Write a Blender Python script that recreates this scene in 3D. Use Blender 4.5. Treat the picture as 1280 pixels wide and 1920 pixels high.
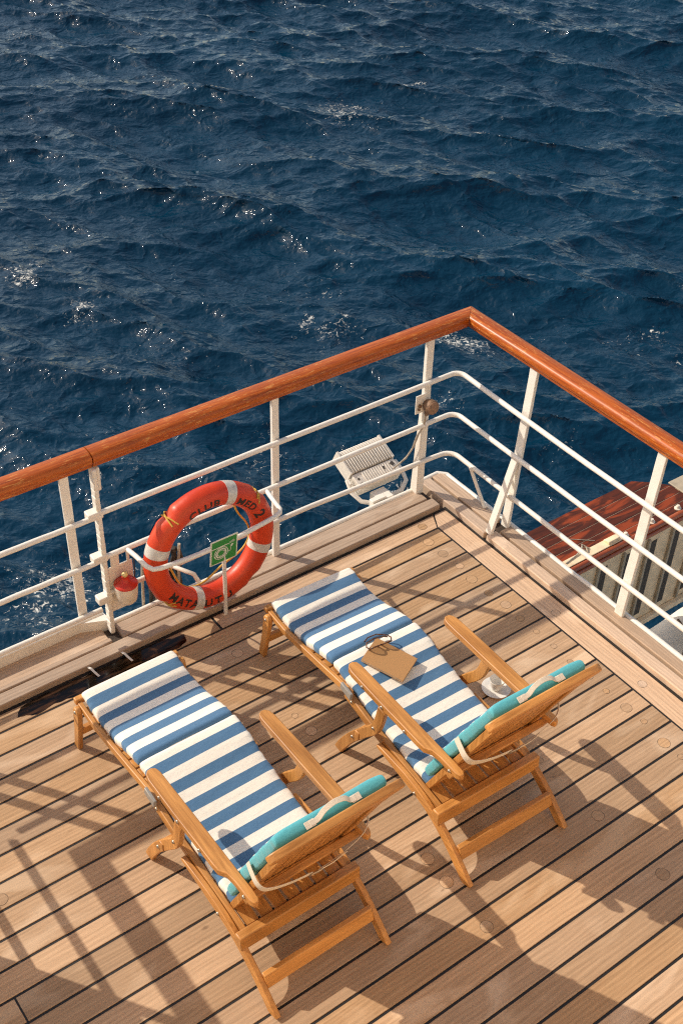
import bpy, bmesh, math, random
from mathutils import Vector, Matrix, noise
R = math.radians
sc = bpy.context.scene
COL = sc.collection
for o in list(bpy.data.objects):
    bpy.data.objects.remove(o)

# ------------------------------------------------------------------ camera
CAM = Vector((0, 0, 4.5))
cam_d = bpy.data.cameras.new("camera")
cam = bpy.data.objects.new("camera", cam_d)
COL.objects.link(cam)
sc.camera = cam
F_PX, PITCH, ROLL, YAW = 2305.9, 0.6826, 0.0404, -0.6599
fw = Vector((0, math.cos(PITCH), -math.sin(PITCH)))
up = Vector((0, math.sin(PITCH), math.cos(PITCH)))
rt = Vector((1, 0, 0))
rt2 = rt * math.cos(ROLL) + up * math.sin(ROLL)
up2 = up * math.cos(ROLL) - rt * math.sin(ROLL)
Rz = Matrix.Rotation(YAW, 3, 'Z')
rt2, up2, fw = Rz @ rt2, Rz @ up2, Rz @ fw
m = Matrix((rt2, up2, -fw)).transposed().to_4x4()
m.translation = CAM
cam.matrix_world = m
cam_d.sensor_fit = 'VERTICAL'
cam_d.sensor_height = 36.0
cam_d.lens = F_PX / 1920 * 36.0
cam_d.clip_start = 0.05
cam_d.clip_end = 6000

# ------------------------------------------------------------------ sky, sun, exposure
SUN_AZ, SUN_EL = 125.0, 37.7           # azimuth counter-clockwise from +X
w = bpy.data.worlds.new("World")
sc.world = w
w.use_nodes = True
nt = w.node_tree
sky = nt.nodes.new("ShaderNodeTexSky")
sky.sky_type = 'NISHITA'
sky.sun_disc = False
sky.sun_elevation = R(SUN_EL)
sky.sun_rotation = R(90 - SUN_AZ)
sky.air_density = 1.0
sky.dust_density = 1.2
sky.ozone_density = 1.0
bg = nt.nodes["Background"]
bg.inputs[1].default_value = 0.15
tintn = nt.nodes.new("ShaderNodeMix"); tintn.data_type = 'RGBA'; tintn.blend_type = 'MULTIPLY'
tintn.inputs[0].default_value = 1.0; tintn.inputs[7].default_value = (1.0, .88, .76, 1)     # hazy warm air
nt.links.new(sky.outputs[0], tintn.inputs[6]); nt.links.new(tintn.outputs[2], bg.inputs[0])
sun_d = bpy.data.lights.new("sun", 'SUN')
sun_d.energy = 3.25
sun_d.angle = R(0.55)
sun_d.color = (1.0, 0.91, 0.77)
sun = bpy.data.objects.new("sun", sun_d)
COL.objects.link(sun)
sdir = Vector((math.cos(R(SUN_AZ)) * math.cos(R(SUN_EL)), math.sin(R(SUN_AZ)) * math.cos(R(SUN_EL)), math.sin(R(SUN_EL))))
sun.rotation_euler = sdir.to_track_quat('Z', 'Y').to_euler()
sun.location = sdir * 30
sc.view_settings.view_transform = 'Standard'
sc.view_settings.look = 'None'
sc.view_settings.exposure = 0.42
sc.view_settings.gamma = 1.0
sc.cycles.max_bounces = 8
sc.cycles.use_denoising = False
sc.cycles.use_adaptive_sampling = False
sc.cycles.sample_clamp_indirect = 6.0
sc.cycles.filter_width = 1.2

# ------------------------------------------------------------------ materials
class NT:
    def __init__(s, name):
        s.m = bpy.data.materials.new(name)
        s.m.use_nodes = True
        s.t = s.m.node_tree
        s.b = s.t.nodes["Principled BSDF"]
    def n(s, typ, **kw):
        nd = s.t.nodes.new(typ)
        for k, v in kw.items():
            if k.startswith("i_"):
                key = k[2:]
                key = int(key) if key.isdigit() else key.replace("_", " ")
                nd.inputs[key].default_value = v
            else:
                setattr(nd, k, v)
        return nd
    def l(s, a, b):
        s.t.links.new(a, b)
    def math(s, op, a, b=None, clamp=False):
        nd = s.t.nodes.new("ShaderNodeMath"); nd.operation = op; nd.use_clamp = clamp
        for i, v in enumerate((a, b)):
            if v is None: continue
            if isinstance(v, (int, float)): nd.inputs[i].default_value = v
            else: s.l(v, nd.inputs[i])
        return nd.outputs[0]
    def mix(s, f, a, b, mode='MIX'):
        nd = s.t.nodes.new("ShaderNodeMix"); nd.data_type = 'RGBA'; nd.blend_type = mode
        for i, v in ((0, f), (6, a), (7, b)):
            if isinstance(v, (int, float)): nd.inputs[i].default_value = v
            elif isinstance(v, tuple): nd.inputs[i].default_value = (*v, 1) if len(v) == 3 else v
            else: s.l(v, nd.inputs[i])
        return nd.outputs[2]
    def ramp(s, f, p0, p1):
        nd = s.t.nodes.new("ShaderNodeMapRange")
        nd.inputs[1].default_value = p0; nd.inputs[2].default_value = p1
        s.l(f, nd.inputs[0]); return nd.outputs[0]
    def noise(s, vec, scale, detail=3, rough=.55, dist=0.0):
        nd = s.t.nodes.new("ShaderNodeTexNoise")
        nd.inputs["Scale"].default_value = scale; nd.inputs["Detail"].default_value = detail
        nd.inputs["Roughness"].default_value = rough; nd.inputs["Distortion"].default_value = dist
        if vec is not None: s.l(vec, nd.inputs["Vector"])
        return nd.outputs[0]
    def coord(s, kind="Object", scale=(1, 1, 1)):
        tc = s.t.nodes.new("ShaderNodeTexCoord")
        mp = s.t.nodes.new("ShaderNodeMapping"); mp.inputs["Scale"].default_value = scale
        s.l(tc.outputs[kind], mp.inputs["Vector"]); return mp.outputs[0]
    def bump(s, h, strength, dist=.01):
        nd = s.t.nodes.new("ShaderNodeBump"); nd.inputs["Strength"].default_value = strength
        nd.inputs["Distance"].default_value = dist
        s.l(h, nd.inputs["Height"]); s.l(nd.outputs[0], s.b.inputs["Normal"]); return nd
    def base(s, c):
        if isinstance(c, tuple): s.b.inputs["Base Color"].default_value = (*c, 1)
        else: s.l(c, s.b.inputs["Base Color"])
    def set(s, **kw):
        for k, v in kw.items():
            i = s.b.inputs[k.replace("_", " ")]
            if isinstance(v, (int, float)): i.default_value = v
            else: s.l(v, i)

def mat_plain(name, c, rough=.5, metal=0.0, var=.12, bump=0.0, scale=20):
    t = NT(name)
    n = t.noise(t.coord(), scale, 4)
    d = tuple(x * (1 - var) for x in c); u = tuple(min(1, x * (1 + var)) for x in c)
    t.base(t.mix(t.ramp(n, .3, .7), d, u)); t.set(Roughness=rough, Metallic=metal)
    if bump: t.bump(n, bump, .003)
    return t.m

def mat_wood(name, c0, c1, axis, rough=.5, fine=90, bump=.15, coat=0.0, rnd=.36):
    """grain runs along axis (0,1,2)"""
    t = NT(name)
    sc_ = [1.0, 1.0, 1.0]; sc_[axis] = .05
    v = t.coord("Object", tuple(sc_))
    g = t.noise(v, fine, 5, .65, .6)
    sc2 = [1.0, 1.0, 1.0]; sc2[axis] = .18
    b = t.noise(t.coord("Object", tuple(sc2)), 9, 3, .5, 1.2)
    f = t.math('ADD', t.math('MULTIPLY', g, .55), t.math('MULTIPLY', b, .45))
    col = t.mix(t.ramp(f, .36, .64), c0, c1)
    oi = t.n("ShaderNodeObjectInfo")
    k = t.math('ADD', t.math('MULTIPLY', oi.outputs["Random"], rnd), 1 - rnd / 2)
    mul = t.n("ShaderNodeVectorMath", operation='SCALE'); t.l(col, mul.inputs[0]); t.l(k, mul.inputs["Scale"])
    t.base(mul.outputs[0]); t.set(Roughness=rough, Coat_Weight=coat); t.b.inputs["Coat Roughness"].default_value = .18
    t.bump(g, bump, .002)
    return t.m

M = {}
TEAK0, TEAK1 = (.31, .125, .026), (.62, .290, .080)
for i, a in enumerate("xyz"):
    M["teak_" + a] = mat_wood("teak_" + a, TEAK0, TEAK1, i, .42)

def mat_deck(name, axis, tone=1.0, sat=1.0, crack=0.0):
    t = NT(name)
    at = t.n("ShaderNodeAttribute", attribute_name="tint"); rnd = at.outputs["Fac"]
    tc = t.n("ShaderNodeTexCoord")
    off = t.n("ShaderNodeCombineXYZ")
    t.l(t.math('MULTIPLY', rnd, 37.0), off.inputs[2])
    add = t.n("ShaderNodeVectorMath", operation='ADD'); t.l(tc.outputs["Object"], add.inputs[0]); t.l(off.outputs[0], add.inputs[1])
    def mp(a, b):
        q = t.n("ShaderNodeMapping"); s_ = [b, b, 1.0]; s_[axis] = a
        q.inputs["Scale"].default_value = s_; t.l(add.outputs[0], q.inputs["Vector"]); return q.outputs[0]
    fine = t.noise(mp(9, 260), 1.0, 4, .6, .3)
    grain = t.noise(mp(2.2, 42), 1.0, 6, .68, 1.2)
    blot = t.noise(mp(2.2, 5.5), 1.0, 3, .5, .8)
    wave = t.n("ShaderNodeTexWave", wave_type='BANDS', bands_direction='Y' if axis == 0 else 'X')
    wave.inputs["Scale"].default_value = 5; wave.inputs["Distortion"].default_value = 9; wave.inputs["Detail"].default_value = 2
    wave.inputs["Detail Scale"].default_value = .8
    t.l(mp(.45, 3.0), wave.inputs["Vector"])
    f = t.math('ADD', t.math('MULTIPLY', fine, .34), t.math('ADD', t.math('MULTIPLY', grain, .40), t.math('MULTIPLY', wave.outputs["Fac"], .10)))
    dk = tuple(x * tone for x in (.310, .186, .098)); lt = tuple(x * tone for x in (.585, .376, .214))
    col = t.mix(t.ramp(f, .24, .64), dk, lt)
    # pale scuffed patches
    sc_ = t.ramp(blot, .56, .70)
    col = t.mix(t.math('MULTIPLY', sc_, .45), col, tuple(x * tone for x in (.70, .51, .34)))
    # small dark marks
    mk = t.noise(mp(9, 24), 1.0, 2, .5)
    col = t.mix(t.math('MULTIPLY', t.ramp(mk, .74, .80), .5), col, (.12, .06, .03))
    if crack:
        ck = t.noise(mp(1.1, 60), 1.0, 5, .7, .6); cm = t.noise(mp(1.4, 5), 1.0, 2)
        col = t.mix(t.math('MULTIPLY', t.math('MULTIPLY', t.ramp(ck, .60, .68), t.ramp(cm, .42, .60)), crack), col, (.10, .062, .036))
    k = t.math('ADD', t.math('MULTIPLY', rnd, .40), .79)
    mul = t.n("ShaderNodeVectorMath", operation='SCALE'); t.l(col, mul.inputs[0]); t.l(k, mul.inputs["Scale"])
    hs = t.n("ShaderNodeHueSaturation"); t.l(mul.outputs[0], hs.inputs["Color"])
    r2 = t.math('FRACT', t.math('MULTIPLY', rnd, 7.31))
    t.l(t.math('ADD', t.math('MULTIPLY', r2, .16), .92 * sat - .02), hs.inputs["Saturation"])
    t.base(hs.outputs[0]); t.set(Roughness=.62)
    t.b.inputs["Specular IOR Level"].default_value = .35
    t.bump(t.math('ADD', fine, t.math('MULTIPLY', grain, .6)), .35, .0018)
    return t.m
M["deck_x"] = mat_deck("deck_x", 0, 1.04, 1.0, .16)
M["deck_y"] = mat_deck("deck_y", 1, 1.17, .78)
M["curb_x"] = mat_deck("curb_x", 0, 1.08, .80, .9)
M["curb_y"] = mat_deck("curb_y", 1, 1.18, .74, .9)
M["caulk"] = mat_plain("caulk", (.012, .011, .010), .55, 0, .3, .2, 60)
M["gap"] = mat_plain("gap", (.045, .03, .02), .8, 0, .5, .5, 90)

def mat_rail(name, axis):
    t = NT(name)
    s_ = [1.0, 1.0, 1.0]; s_[axis] = .05
    v = t.coord("Object", tuple(s_))
    g = t.noise(v, 95, 5, .62, .5)
    col = t.mix(t.ramp(g, .3, .7), (.24, .040, .004), (.52, .120, .010))
    s3 = [1.0, 1.0, 1.0]; s3[axis] = .12
    wn = t.noise(t.coord("Object", tuple(s3)), 150, 4, .7)
    big = t.noise(t.coord("Object", (2.2, 2.2, 2.2)), 1.0, 2)
    wear = t.math('MULTIPLY', t.ramp(wn, .57, .63), t.ramp(big, .36, .58))
    col = t.mix(t.math('MULTIPLY', wear, .55), col, (.78, .42, .12))
    t.base(col); t.b.inputs['Specular IOR Level'].default_value = .35; t.set(Roughness=.42, Coat_Weight=.12); t.b.inputs["Coat Roughness"].default_value = .22
    t.bump(t.math('ADD', g, wear), .12, .002)
    return t.m
M["rail_x"] = mat_rail("rail_x", 0)
M["rail_y"] = mat_rail("rail_y", 1)

def mat_white(name, c=(.80, .765, .70), rust=.5):
    t = NT(name)
    v = t.coord()
    n = t.noise(v, 18, 5, .6); n2 = t.noise(v, 55, 4, .7)
    col = t.mix(t.ramp(n, .35, .7), c, tuple(x * .93 for x in c))
    rs = t.math('MULTIPLY', t.ramp(n2, .66, .74), t.ramp(n, .48, .62))
    col = t.mix(t.math('MULTIPLY', rs, rust), col, (.36, .20, .10))
    t.base(col); t.set(Roughness=.42); t.bump(t.noise(v, 30, 4, .6), .35, .004)
    return t.m
M["white"] = mat_white("white_paint")
M["white_old"] = mat_white("white_paint_chipped", (.78, .73, .65), 1.0)
M["lamp_grey"] = mat_plain("lamp_grey", (.66, .61, .54), .55, 0, .12, .2, 40)
M["stripe_dark"] = mat_plain("slot_dark", (.06, .05, .042), .7, 0, .3, .2, 30)

def mat_fabric(name, stripes):
    t = NT(name)
    uv = t.n("ShaderNodeUVMap")
    sx = t.n("ShaderNodeSeparateXYZ"); t.l(uv.outputs[0], sx.inputs[0])
    v = t.coord()
    if stripes:
        wob = t.math('MULTIPLY', t.math('SUBTRACT', t.noise(v, 3.0, 2), .5), .004)
        s = t.math('FRACT', t.math('MULTIPLY', t.math('ADD', sx.outputs[0], wob), 1 / .1062))
        blue = t.math('GREATER_THAN', s, .5)
        heather = t.noise(v, 420, 2, .6)
        bcol = t.mix(t.ramp(heather, .3, .7), (.048, .130, .250), (.082, .190, .330))
        wcol = t.mix(t.ramp(heather, .3, .7), (.80, .735, .63), (.86, .80, .70))
        t.base(t.mix(blue, wcol, bcol))
    else:
        heather = t.noise(v, 300, 2, .6)
        t.base(t.mix(t.ramp(heather, .3, .7), (.062, .33, .385), (.095, .42, .47)))
    t.set(Roughness=.85, Sheen_Weight=.15)
    weave = t.noise(v, 700, 2, .6)
    fold = t.noise(t.coord("Object", (1, 2.2, 1)), 9, 3, .5)
    t.bump(t.math('ADD', t.math('MULTIPLY', weave, .08), fold), .35, .012)
    return t.m
M["stripe"] = mat_fabric("striped_canvas", True)
M["turq"] = mat_fabric("turquoise_canvas", False)
M["web"] = mat_plain("cream_webbing", (.70, .62, .50), .8, 0, .1, .3, 250)
M["metal"] = mat_plain("bolt_metal", (.42, .37, .31), .35, .9, .2)
M["grey_plastic"] = mat_plain("grey_plastic", (.30, .28, .25), .4)

def mat_ring():
    t = NT("ring_orange")
    v = t.coord()
    n = t.noise(v, 6, 4, .6); sp = t.noise(v, 160, 3, .6)
    col = t.mix(t.ramp(n, .35, .68), (.52, .032, .006), (.66, .052, .009))
    col = t.mix(t.math('MULTIPLY', t.ramp(sp, .66, .75), .35), col, (.80, .30, .16))
    sc2 = t.noise(t.coord("Object", (3, 3, 9)), 22, 5, .75, .5)
    col = t.mix(t.math('MULTIPLY', t.ramp(sc2, .60, .70), .35), col, (.40, .030, .010))
    big = t.noise(v, 2.5, 2)
    col = t.mix(t.math('MULTIPLY', t.ramp(big, .45, .7), .16), col, (.80, .13, .035))
    t.base(col); t.set(Roughness=t.math('ADD', t.math('MULTIPLY', sc2, .35), .26)); t.bump(t.math('ADD', n, t.math('MULTIPLY', sc2, .25)), .18, .004)
    return t.m
M["ring"] = mat_ring()
M["tape"] = mat_plain("reflective_tape", (.60, .57, .52), .35, .1, .12, .2, 45)
M["ink"] = mat_plain("black_ink", (.03, .016, .012), .6)
M["rope_y"] = mat_plain("yellow_rope", (.62, .38, .06), .7, 0, .3, .5, 260)
M["rope_d"] = mat_plain("dark_rope", (.045, .035, .028), .85, 0, .6, .6, 60)
M["rope_l"] = mat_plain("pale_rope", (.42, .36, .28), .85, 0, .4, .6, 90)
M["red"] = mat_plain("red_plastic", (.55, .030, .012), .4, 0, .12)
M["cream"] = mat_plain("cream_plastic", (.74, .66, .54), .4, 0, .08)
M["brass"] = mat_plain("yellowed_knob", (.70, .55, .24), .35, .2)
M["green"] = mat_plain("sign_green", (.030, .26, .055), .45, 0, .06)
M["sign_white"] = mat_plain("sign_white", (.72, .74, .64), .45, 0, .05)
M["brown"] = mat_plain("weathered_bronze", (.20, .115, .065), .6, .2, .35, .4, 60)
M["brown_lt"] = mat_plain("worn_disc", (.26, .15, .09), .55, 0, .3, .3, 90)
M["cable"] = mat_plain("pale_cable", (.35, .30, .24), .6, 0, .4, .2, 60)
M["kraft"] = mat_plain("kraft_card", (.43, .225, .085), .75, 0, .07, .15, 220)
M["paper"] = mat_plain("paper_edge", (.60, .48, .33), .8, 0, .15, .3, 400)
M["porcelain"] = mat_plain("porcelain", (.74, .71, .66), .22, 0, .03)
M["coffee"] = mat_plain("coffee_film", (.55, .50, .43), .2)
def mat_tort():
    t = NT("tortoiseshell"); v = t.coord()
    n = t.noise(v, 130, 3, .6)
    t.base(t.mix(t.ramp(n, .42, .62), (.022, .009, .004), (.22, .075, .016))); t.set(Roughness=.2)
    return t.m
M["tort"] = mat_tort()
def mat_glass(name, c, alpha):
    t = NT(name); t.base(c); t.set(Roughness=.05, Alpha=alpha); t.b.inputs["Specular IOR Level"].default_value = .9
    return t.m
M["lens"] = mat_glass("lens_tint", (.22, .20, .30), .42)

def mat_varnish(name, axis):
    t = NT(name)
    s_ = [1.0, 1.0, 1.0]; s_[axis] = .12
    g = t.noise(t.coord("Object", tuple(s_)), 40, 5, .65, .8)
    b = t.noise(t.coord("Object", (2.0, 9.0, 1.0)), 1.6, 4, .6, .5)
    col = t.mix(t.ramp(g, .3, .7), (.045, .012, .006), (.12, .024, .009))
    col = t.mix(t.ramp(b, .50, .60), col, (.27, .046, .012))
    sp = t.noise(t.coord(), 60, 4, .7)
    col = t.mix(t.math('MULTIPLY', t.ramp(sp, .70, .76), .7), col, (.50, .30, .12))
    t.b.inputs['Specular IOR Level'].default_value = .25; t.base(col); t.set(Roughness=.55)
    t.bump(g, .3, .003); return t.m
M["varnish"] = mat_varnish("weathered_varnish", 0)
M["lip"] = mat_wood("lip_wood", (.17, .028, .006), (.40, .085, .014), 0, .35, 60, .1, .5)
M["beige"] = mat_plain("beige_paint", (.82, .63, .41), .6, 0, .18, .3, 14)
M["plate"] = mat_plain("plate_paint", (.40, .33, .235), .6, 0, .2, .3, 14)
M["cover"] = mat_plain("boat_cover", (.76, .70, .62), .7, 0, .14, .6, 6)
M["hullw"] = mat_plain("hull_white", (.72, .69, .63), .45, 0, .06)

def mat_puddle():
    t = NT("wet_stain"); v = t.coord("Object", (1.5, 8, 1))
    n = t.noise(v, 6, 4, .6, .4)
    t.base(t.mix(t.ramp(n, .46, .66), (.003, .0015, .001), (.060, .026, .011)))
    t.set(Roughness=t.math('ADD', t.math('MULTIPLY', t.ramp(n, .4, .75), .22), .05)); t.bump(n, .04, .002); t.b.inputs['Specular IOR Level'].default_value = .22
    return t.m
M["wet"] = mat_puddle()

# ------------------------------------------------------------------ mesh builder
class MB:
    def __init__(s):
        s.v = []; s.f = []; s.mi = []; s.uv = {}; s.cur = 0; s.tint = []; s.t = 0.0
    def add(s, vs, fs):
        b = len(s.v)
        s.v += [Vector(p) for p in vs]
        s.tint += [s.t] * len(vs)
        for f in fs:
            s.f.append(tuple(b + i for i in f)); s.mi.append(s.cur)
        return b
    def box(s, c, d, rot=None):
        c = Vector(c); hx, hy, hz = d[0] / 2, d[1] / 2, d[2] / 2
        vs = [Vector((x, y, z)) for x in (-hx, hx) for y in (-hy, hy) for z in (-hz, hz)]
        if rot is not None: vs = [rot @ p for p in vs]
        s.add([c + p for p in vs], [(0, 1, 3, 2), (4, 6, 7, 5), (0, 4, 5, 1), (2, 3, 7, 6), (0, 2, 6, 4), (1, 5, 7, 3)])
    def span(s, x0, x1, y0, y1, z0, z1):
        s.box(((x0 + x1) / 2, (y0 + y1) / 2, (z0 + z1) / 2), (x1 - x0, y1 - y0, z1 - z0))
    def prism(s, poly, fn, a, b):
        """poly: list of 2D pts; fn(p, w) -> 3D; extruded between w=a and w=b"""
        n = len(poly)
        vs = [fn(p, a) for p in poly] + [fn(p, b) for p in poly]
        fs = [tuple(range(n - 1, -1, -1)), tuple(range(n, 2 * n))]
        fs += [(i, (i + 1) % n, n + (i + 1) % n, n + i) for i in range(n)]
        s.add(vs, fs)
    def side(s, poly, x0, x1):             # poly in (y,z)
        s.prism(poly, lambda p, w: (w, p[0], p[1]), x0, x1)
    def plan(s, poly, z0, z1):
        s.prism(poly, lambda p, w: (p[0], p[1], w), z0, z1)
    def tube(s, pts, r, n=8, closed=False, flat=1.0, upv=(0, 0, 1), caps=True):
        P = [Vector(p) for p in pts]; N = len(P); rings = []
        rad = r if isinstance(r, (list, tuple)) else [r] * N
        vs = []; u_prev = None
        for i in range(N):
            a = P[(i - 1) % N] if (closed or i > 0) else P[i]
            b = P[(i + 1) % N] if (closed or i < N - 1) else P[i]
            t = (b - a).normalized()
            if u_prev is None:
                u = Vector(upv); u = u - t * u.dot(t)
                if u.length < 1e-4: u = Vector((0, 1, 0)) - t * t.y
            else:
                u = u_prev - t * u_prev.dot(t)
            u.normalize(); u_prev = u; sdv = t.cross(u)
            for k in range(n):
                th = 2 * math.pi * (k + .5) / n
                vs.append(P[i] + u * math.cos(th) * rad[i] * flat + sdv * math.sin(th) * rad[i])
        fs = []
        for i in range(N if closed else N - 1):
            j = (i + 1) % N
            for k in range(n):
                q = (k + 1) % n
                fs.append((i * n + k, j * n + k, j * n + q, i * n + q))
        if not closed and caps:
            fs.append(tuple(range(n))[::-1][::-1]); fs.append(tuple((N - 1) * n + k for k in range(n))[::-1])
        s.add(vs, fs)
    def lathe(s, prof, c, axis=(0, 0, 1), n=28):
        q = Vector((0, 0, 1)).rotation_difference(Vector(axis)); c = Vector(c)
        vs = []
        for r, z in prof:
            for k in range(n):
                th = 2 * math.pi * k / n
                vs.append(c + q @ Vector((r * math.cos(th), r * math.sin(th), z)))
        fs = []
        for i in range(len(prof) - 1):
            for k in range(n):
                k2 = (k + 1) % n
                fs.append((i * n + k, i * n + k2, (i + 1) * n + k2, (i + 1) * n + k))
        if prof[0][0] > 1e-6: fs.append(tuple(range(n))[::-1])
        if prof[-1][0] > 1e-6: fs.append(tuple((len(prof) - 1) * n + k for k in range(n)))
        s.add(vs, fs)
    def build(s, name, mats, parent=None, bevel=0.0, smooth=False, seg=2, recalc=True):
        me = bpy.data.meshes.new(name)
        org = Vector((0, 0, 0))
        p = parent
        while p is not None:
            org = org + Vector(p.location); p = p.parent
        me.from_pydata([tuple(v - org) for v in s.v], [], s.f)
        if not isinstance(mats, (list, tuple)): mats = [mats]
        for q in mats: me.materials.append(M[q] if isinstance(q, str) else q)
        for i, p_ in enumerate(me.polygons):
            p_.material_index = s.mi[i]; p_.use_smooth = smooth
        at = me.attributes.new("tint", 'FLOAT', 'POINT')
        at.data.foreach_set("value", s.tint)
        if s.uv:
            uvl = me.uv_layers.new(name="UVMap")
            for lp in me.loops:
                uvl.data[lp.index].uv = s.uv.get(lp.vertex_index, (0, 0))
        if recalc:
            bm = bmesh.new(); bm.from_mesh(me)
            bmesh.ops.recalc_face_normals(bm, faces=bm.faces); bm.to_mesh(me); bm.free()
        o = bpy.data.objects.new(name, me)
        COL.objects.link(o)
        if parent is not None: o.parent = parent
        if bevel:
            md = o.modifiers.new("bevel", 'BEVEL'); md.width = bevel; md.segments = seg; md.limit_method = 'ANGLE'; md.angle_limit = R(35)
            md.harden_normals = False
            for p_ in me.polygons: p_.use_smooth = True
            if hasattr(me, "set_sharp_from_angle"): me.set_sharp_from_angle(angle=R(45))
        elif smooth and hasattr(me, "set_sharp_from_angle"):
            me.set_sharp_from_angle(angle=R(50))
        return o

def tag(o, label=None, cat=None, group=None, kind=None):
    if label: o["label"] = label
    if cat: o["category"] = cat
    if group: o["group"] = group
    if kind: o["kind"] = kind
    return o
def thing(name, label, cat, loc=(0, 0, 0), group=None):
    o = bpy.data.objects.new(name, None); COL.objects.link(o)
    o.location = loc; o.empty_display_size = .1
    return tag(o, label, cat, group)
def structure(o): return tag(o, kind='structure')
rng = random.Random(7)

# ------------------------------------------------------------------ sea
SEA_Z = -8.0
HA, HB, HC = .10, .08, .030         # chop heights in metres
def mat_sea():
    t = NT("sea_water")
    geo = t.n("ShaderNodeNewGeometry"); pos = geo.outputs["Position"]
    def mp(sx, sy, rot=0.0):
        q = t.n("ShaderNodeMapping"); q.inputs["Scale"].default_value = (sx, sy, 1); q.inputs["Rotation"].default_value = (0, 0, rot)
        t.l(pos, q.inputs["Vector"]); return q.outputs[0]
    vr = t.n("ShaderNodeVectorRotate", rotation_type='Z_AXIS'); vr.inputs["Angle"].default_value = R(-54); t.l(pos, vr.inputs["Vector"])
    def mr_(sx, sy):
        q = t.n("ShaderNodeMapping"); q.inputs["Scale"].default_value = (sx, sy, 1); t.l(vr.outputs[0], q.inputs["Vector"]); return q.outputs[0]
    def ridge(vec, scale, det, dist):
        n0 = t.noise(vec, scale, det, .5, dist)
        k = t.math('ABSOLUTE', t.math('SUBTRACT', t.math('MULTIPLY', n0, 2.0), 1.0))
        return t.math('SUBTRACT', 1.0, k)
    a = ridge(mr_(1.0, .62), .62, 3, .35)
    b = ridge(mr_(1.0, .75), 1.9, 3, .3)
    c = t.noise(mr_(1.0, .8), 6.5, 4, .55, .2)
    h = t.math('ADD', t.math('MULTIPLY', a, HA), t.math('ADD', t.math('MULTIPLY', b, HB), t.math('MULTIPLY', c, HC)))
    t.bump(h, 1.0, 1.0)
    big = t.noise(mp(.10, .16, R(30)), 1.0, 3, .5)
    col = t.mix(t.ramp(big, .3, .7), (.0008, .020, .043), (.0011, .028, .058))
    # broken white water: patches around a few crests, eaten by noise
    foam = None
    spots = [(19.8, 25.9, 1.5, 1.0), (22.5, 26.6, .7, .8), (21.8, 23.0, .35, 1.0), (9.1, 20.2, .7, 1.0), (8.6, 22.1, .6, 1.0), (12.5, 17.6, .5, 1.0),
             (12.9, 16.8, .8, .7), (14.6, 15.3, 1.0, .9), (17.7, 13.0, .9, .9), (17.9, 12.2, .6, .9), (13.5, 18.6, .9, .5), (5.9, 13.2, 1.0, .6),
             (4.7, 12.9, 1.2, .8), (9.0, 14.2, 1.2, .5), (7.0, 15.5, 1.6, .5), (10.8, 12.2, .8, .7), (15.0, 36.0, 1.2, .6), (12.6, 13.5, .8, .6), (9.2, 17.6, 1.2, .45), (16.2, 14.6, .6, .5), (13.6, 11.6, .6, .5)]
    wp = t.n("ShaderNodeVectorMath", operation='ADD')
    nz = t.n("ShaderNodeTexNoise"); nz.inputs["Scale"].default_value = 1.2; t.l(pos, nz.inputs["Vector"])
    sub = t.n("ShaderNodeVectorMath", operation='SUBTRACT'); t.l(nz.outputs["Color"], sub.inputs[0]); sub.inputs[1].default_value = (.5, .5, .5)
    scl = t.n("ShaderNodeVectorMath", operation='SCALE'); t.l(sub.outputs[0], scl.inputs[0]); scl.inputs["Scale"].default_value = 1.6
    t.l(pos, wp.inputs[0]); t.l(scl.outputs[0], wp.inputs[1])
    for (x, y, r, k) in spots:
        d = t.n("ShaderNodeVectorMath", operation='DISTANCE')
        cmb = t.n("ShaderNodeVectorMath", operation='MULTIPLY'); t.l(wp.outputs[0], cmb.inputs[0]); cmb.inputs[1].default_value = (1, 1, 0)
        t.l(cmb.outputs[0], d.inputs[0]); d.inputs[1].default_value = (x, y, 0)
        mr = t.n("ShaderNodeMapRange"); mr.inputs[1].default_value = r * 1.15; mr.inputs[2].default_value = r * .1
        mr.inputs[3].default_value = 0; mr.inputs[4].default_value = k; t.l(d.outputs["Value"], mr.inputs[0])
        foam = mr.outputs[0] if foam is None else t.math('MAXIMUM', foam, mr.outputs[0])
    fn = t.noise(mp(1, 1), 11.0, 7, .76, .8)
    fm = t.math('ADD', t.math('MULTIPLY', t.math('MULTIPLY', foam, t.ramp(a, .45, .85)), .22), fn)
    mask = t.ramp(fm, .685, .76)
    # scattered flecks and bubbles everywhere
    fl = t.noise(mp(1, 1), 17, 3, .62); fz = t.noise(mp(.35, .5, R(40)), 1.0, 3, .6)
    fleck = t.math('MULTIPLY', t.ramp(fl, .735, .775), t.ramp(fz, .47, .62))
    mask = t.math('MAXIMUM', mask, t.math('MULTIPLY', fleck, .8))
    mask = t.math('MINIMUM', mask, 1.0)
    t.base(t.mix(mask, col, (.62, .60, .54)))
    t.set(Roughness=t.math('ADD', t.math('MULTIPLY', mask, .6), .04), IOR=1.33)
    t.b.inputs["Specular IOR Level"].default_value = .5
    return t.m
M["sea"] = mat_sea()
sea_me = bpy.data.meshes.new("sea")
sea_me.from_pydata([(-1, -1, 0), (1, -1, 0), (1, 1, 0), (-1, 1, 0)], [], [(0, 1, 2, 3)])
sea = bpy.data.objects.new("sea", sea_me); COL.objects.link(sea)
sea_me.materials.append(M["sea"])
om = sea.modifiers.new("ocean", 'OCEAN')
om.geometry_mode = 'GENERATE'
om.spatial_size = 56; om.size = 1.0
om.resolution = 27; om.viewport_resolution = 27
om.repeat_x = 1; om.repeat_y = 1
om.wind_velocity = 2.6; om.wave_scale = .48; om.choppiness = 1.15
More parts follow.
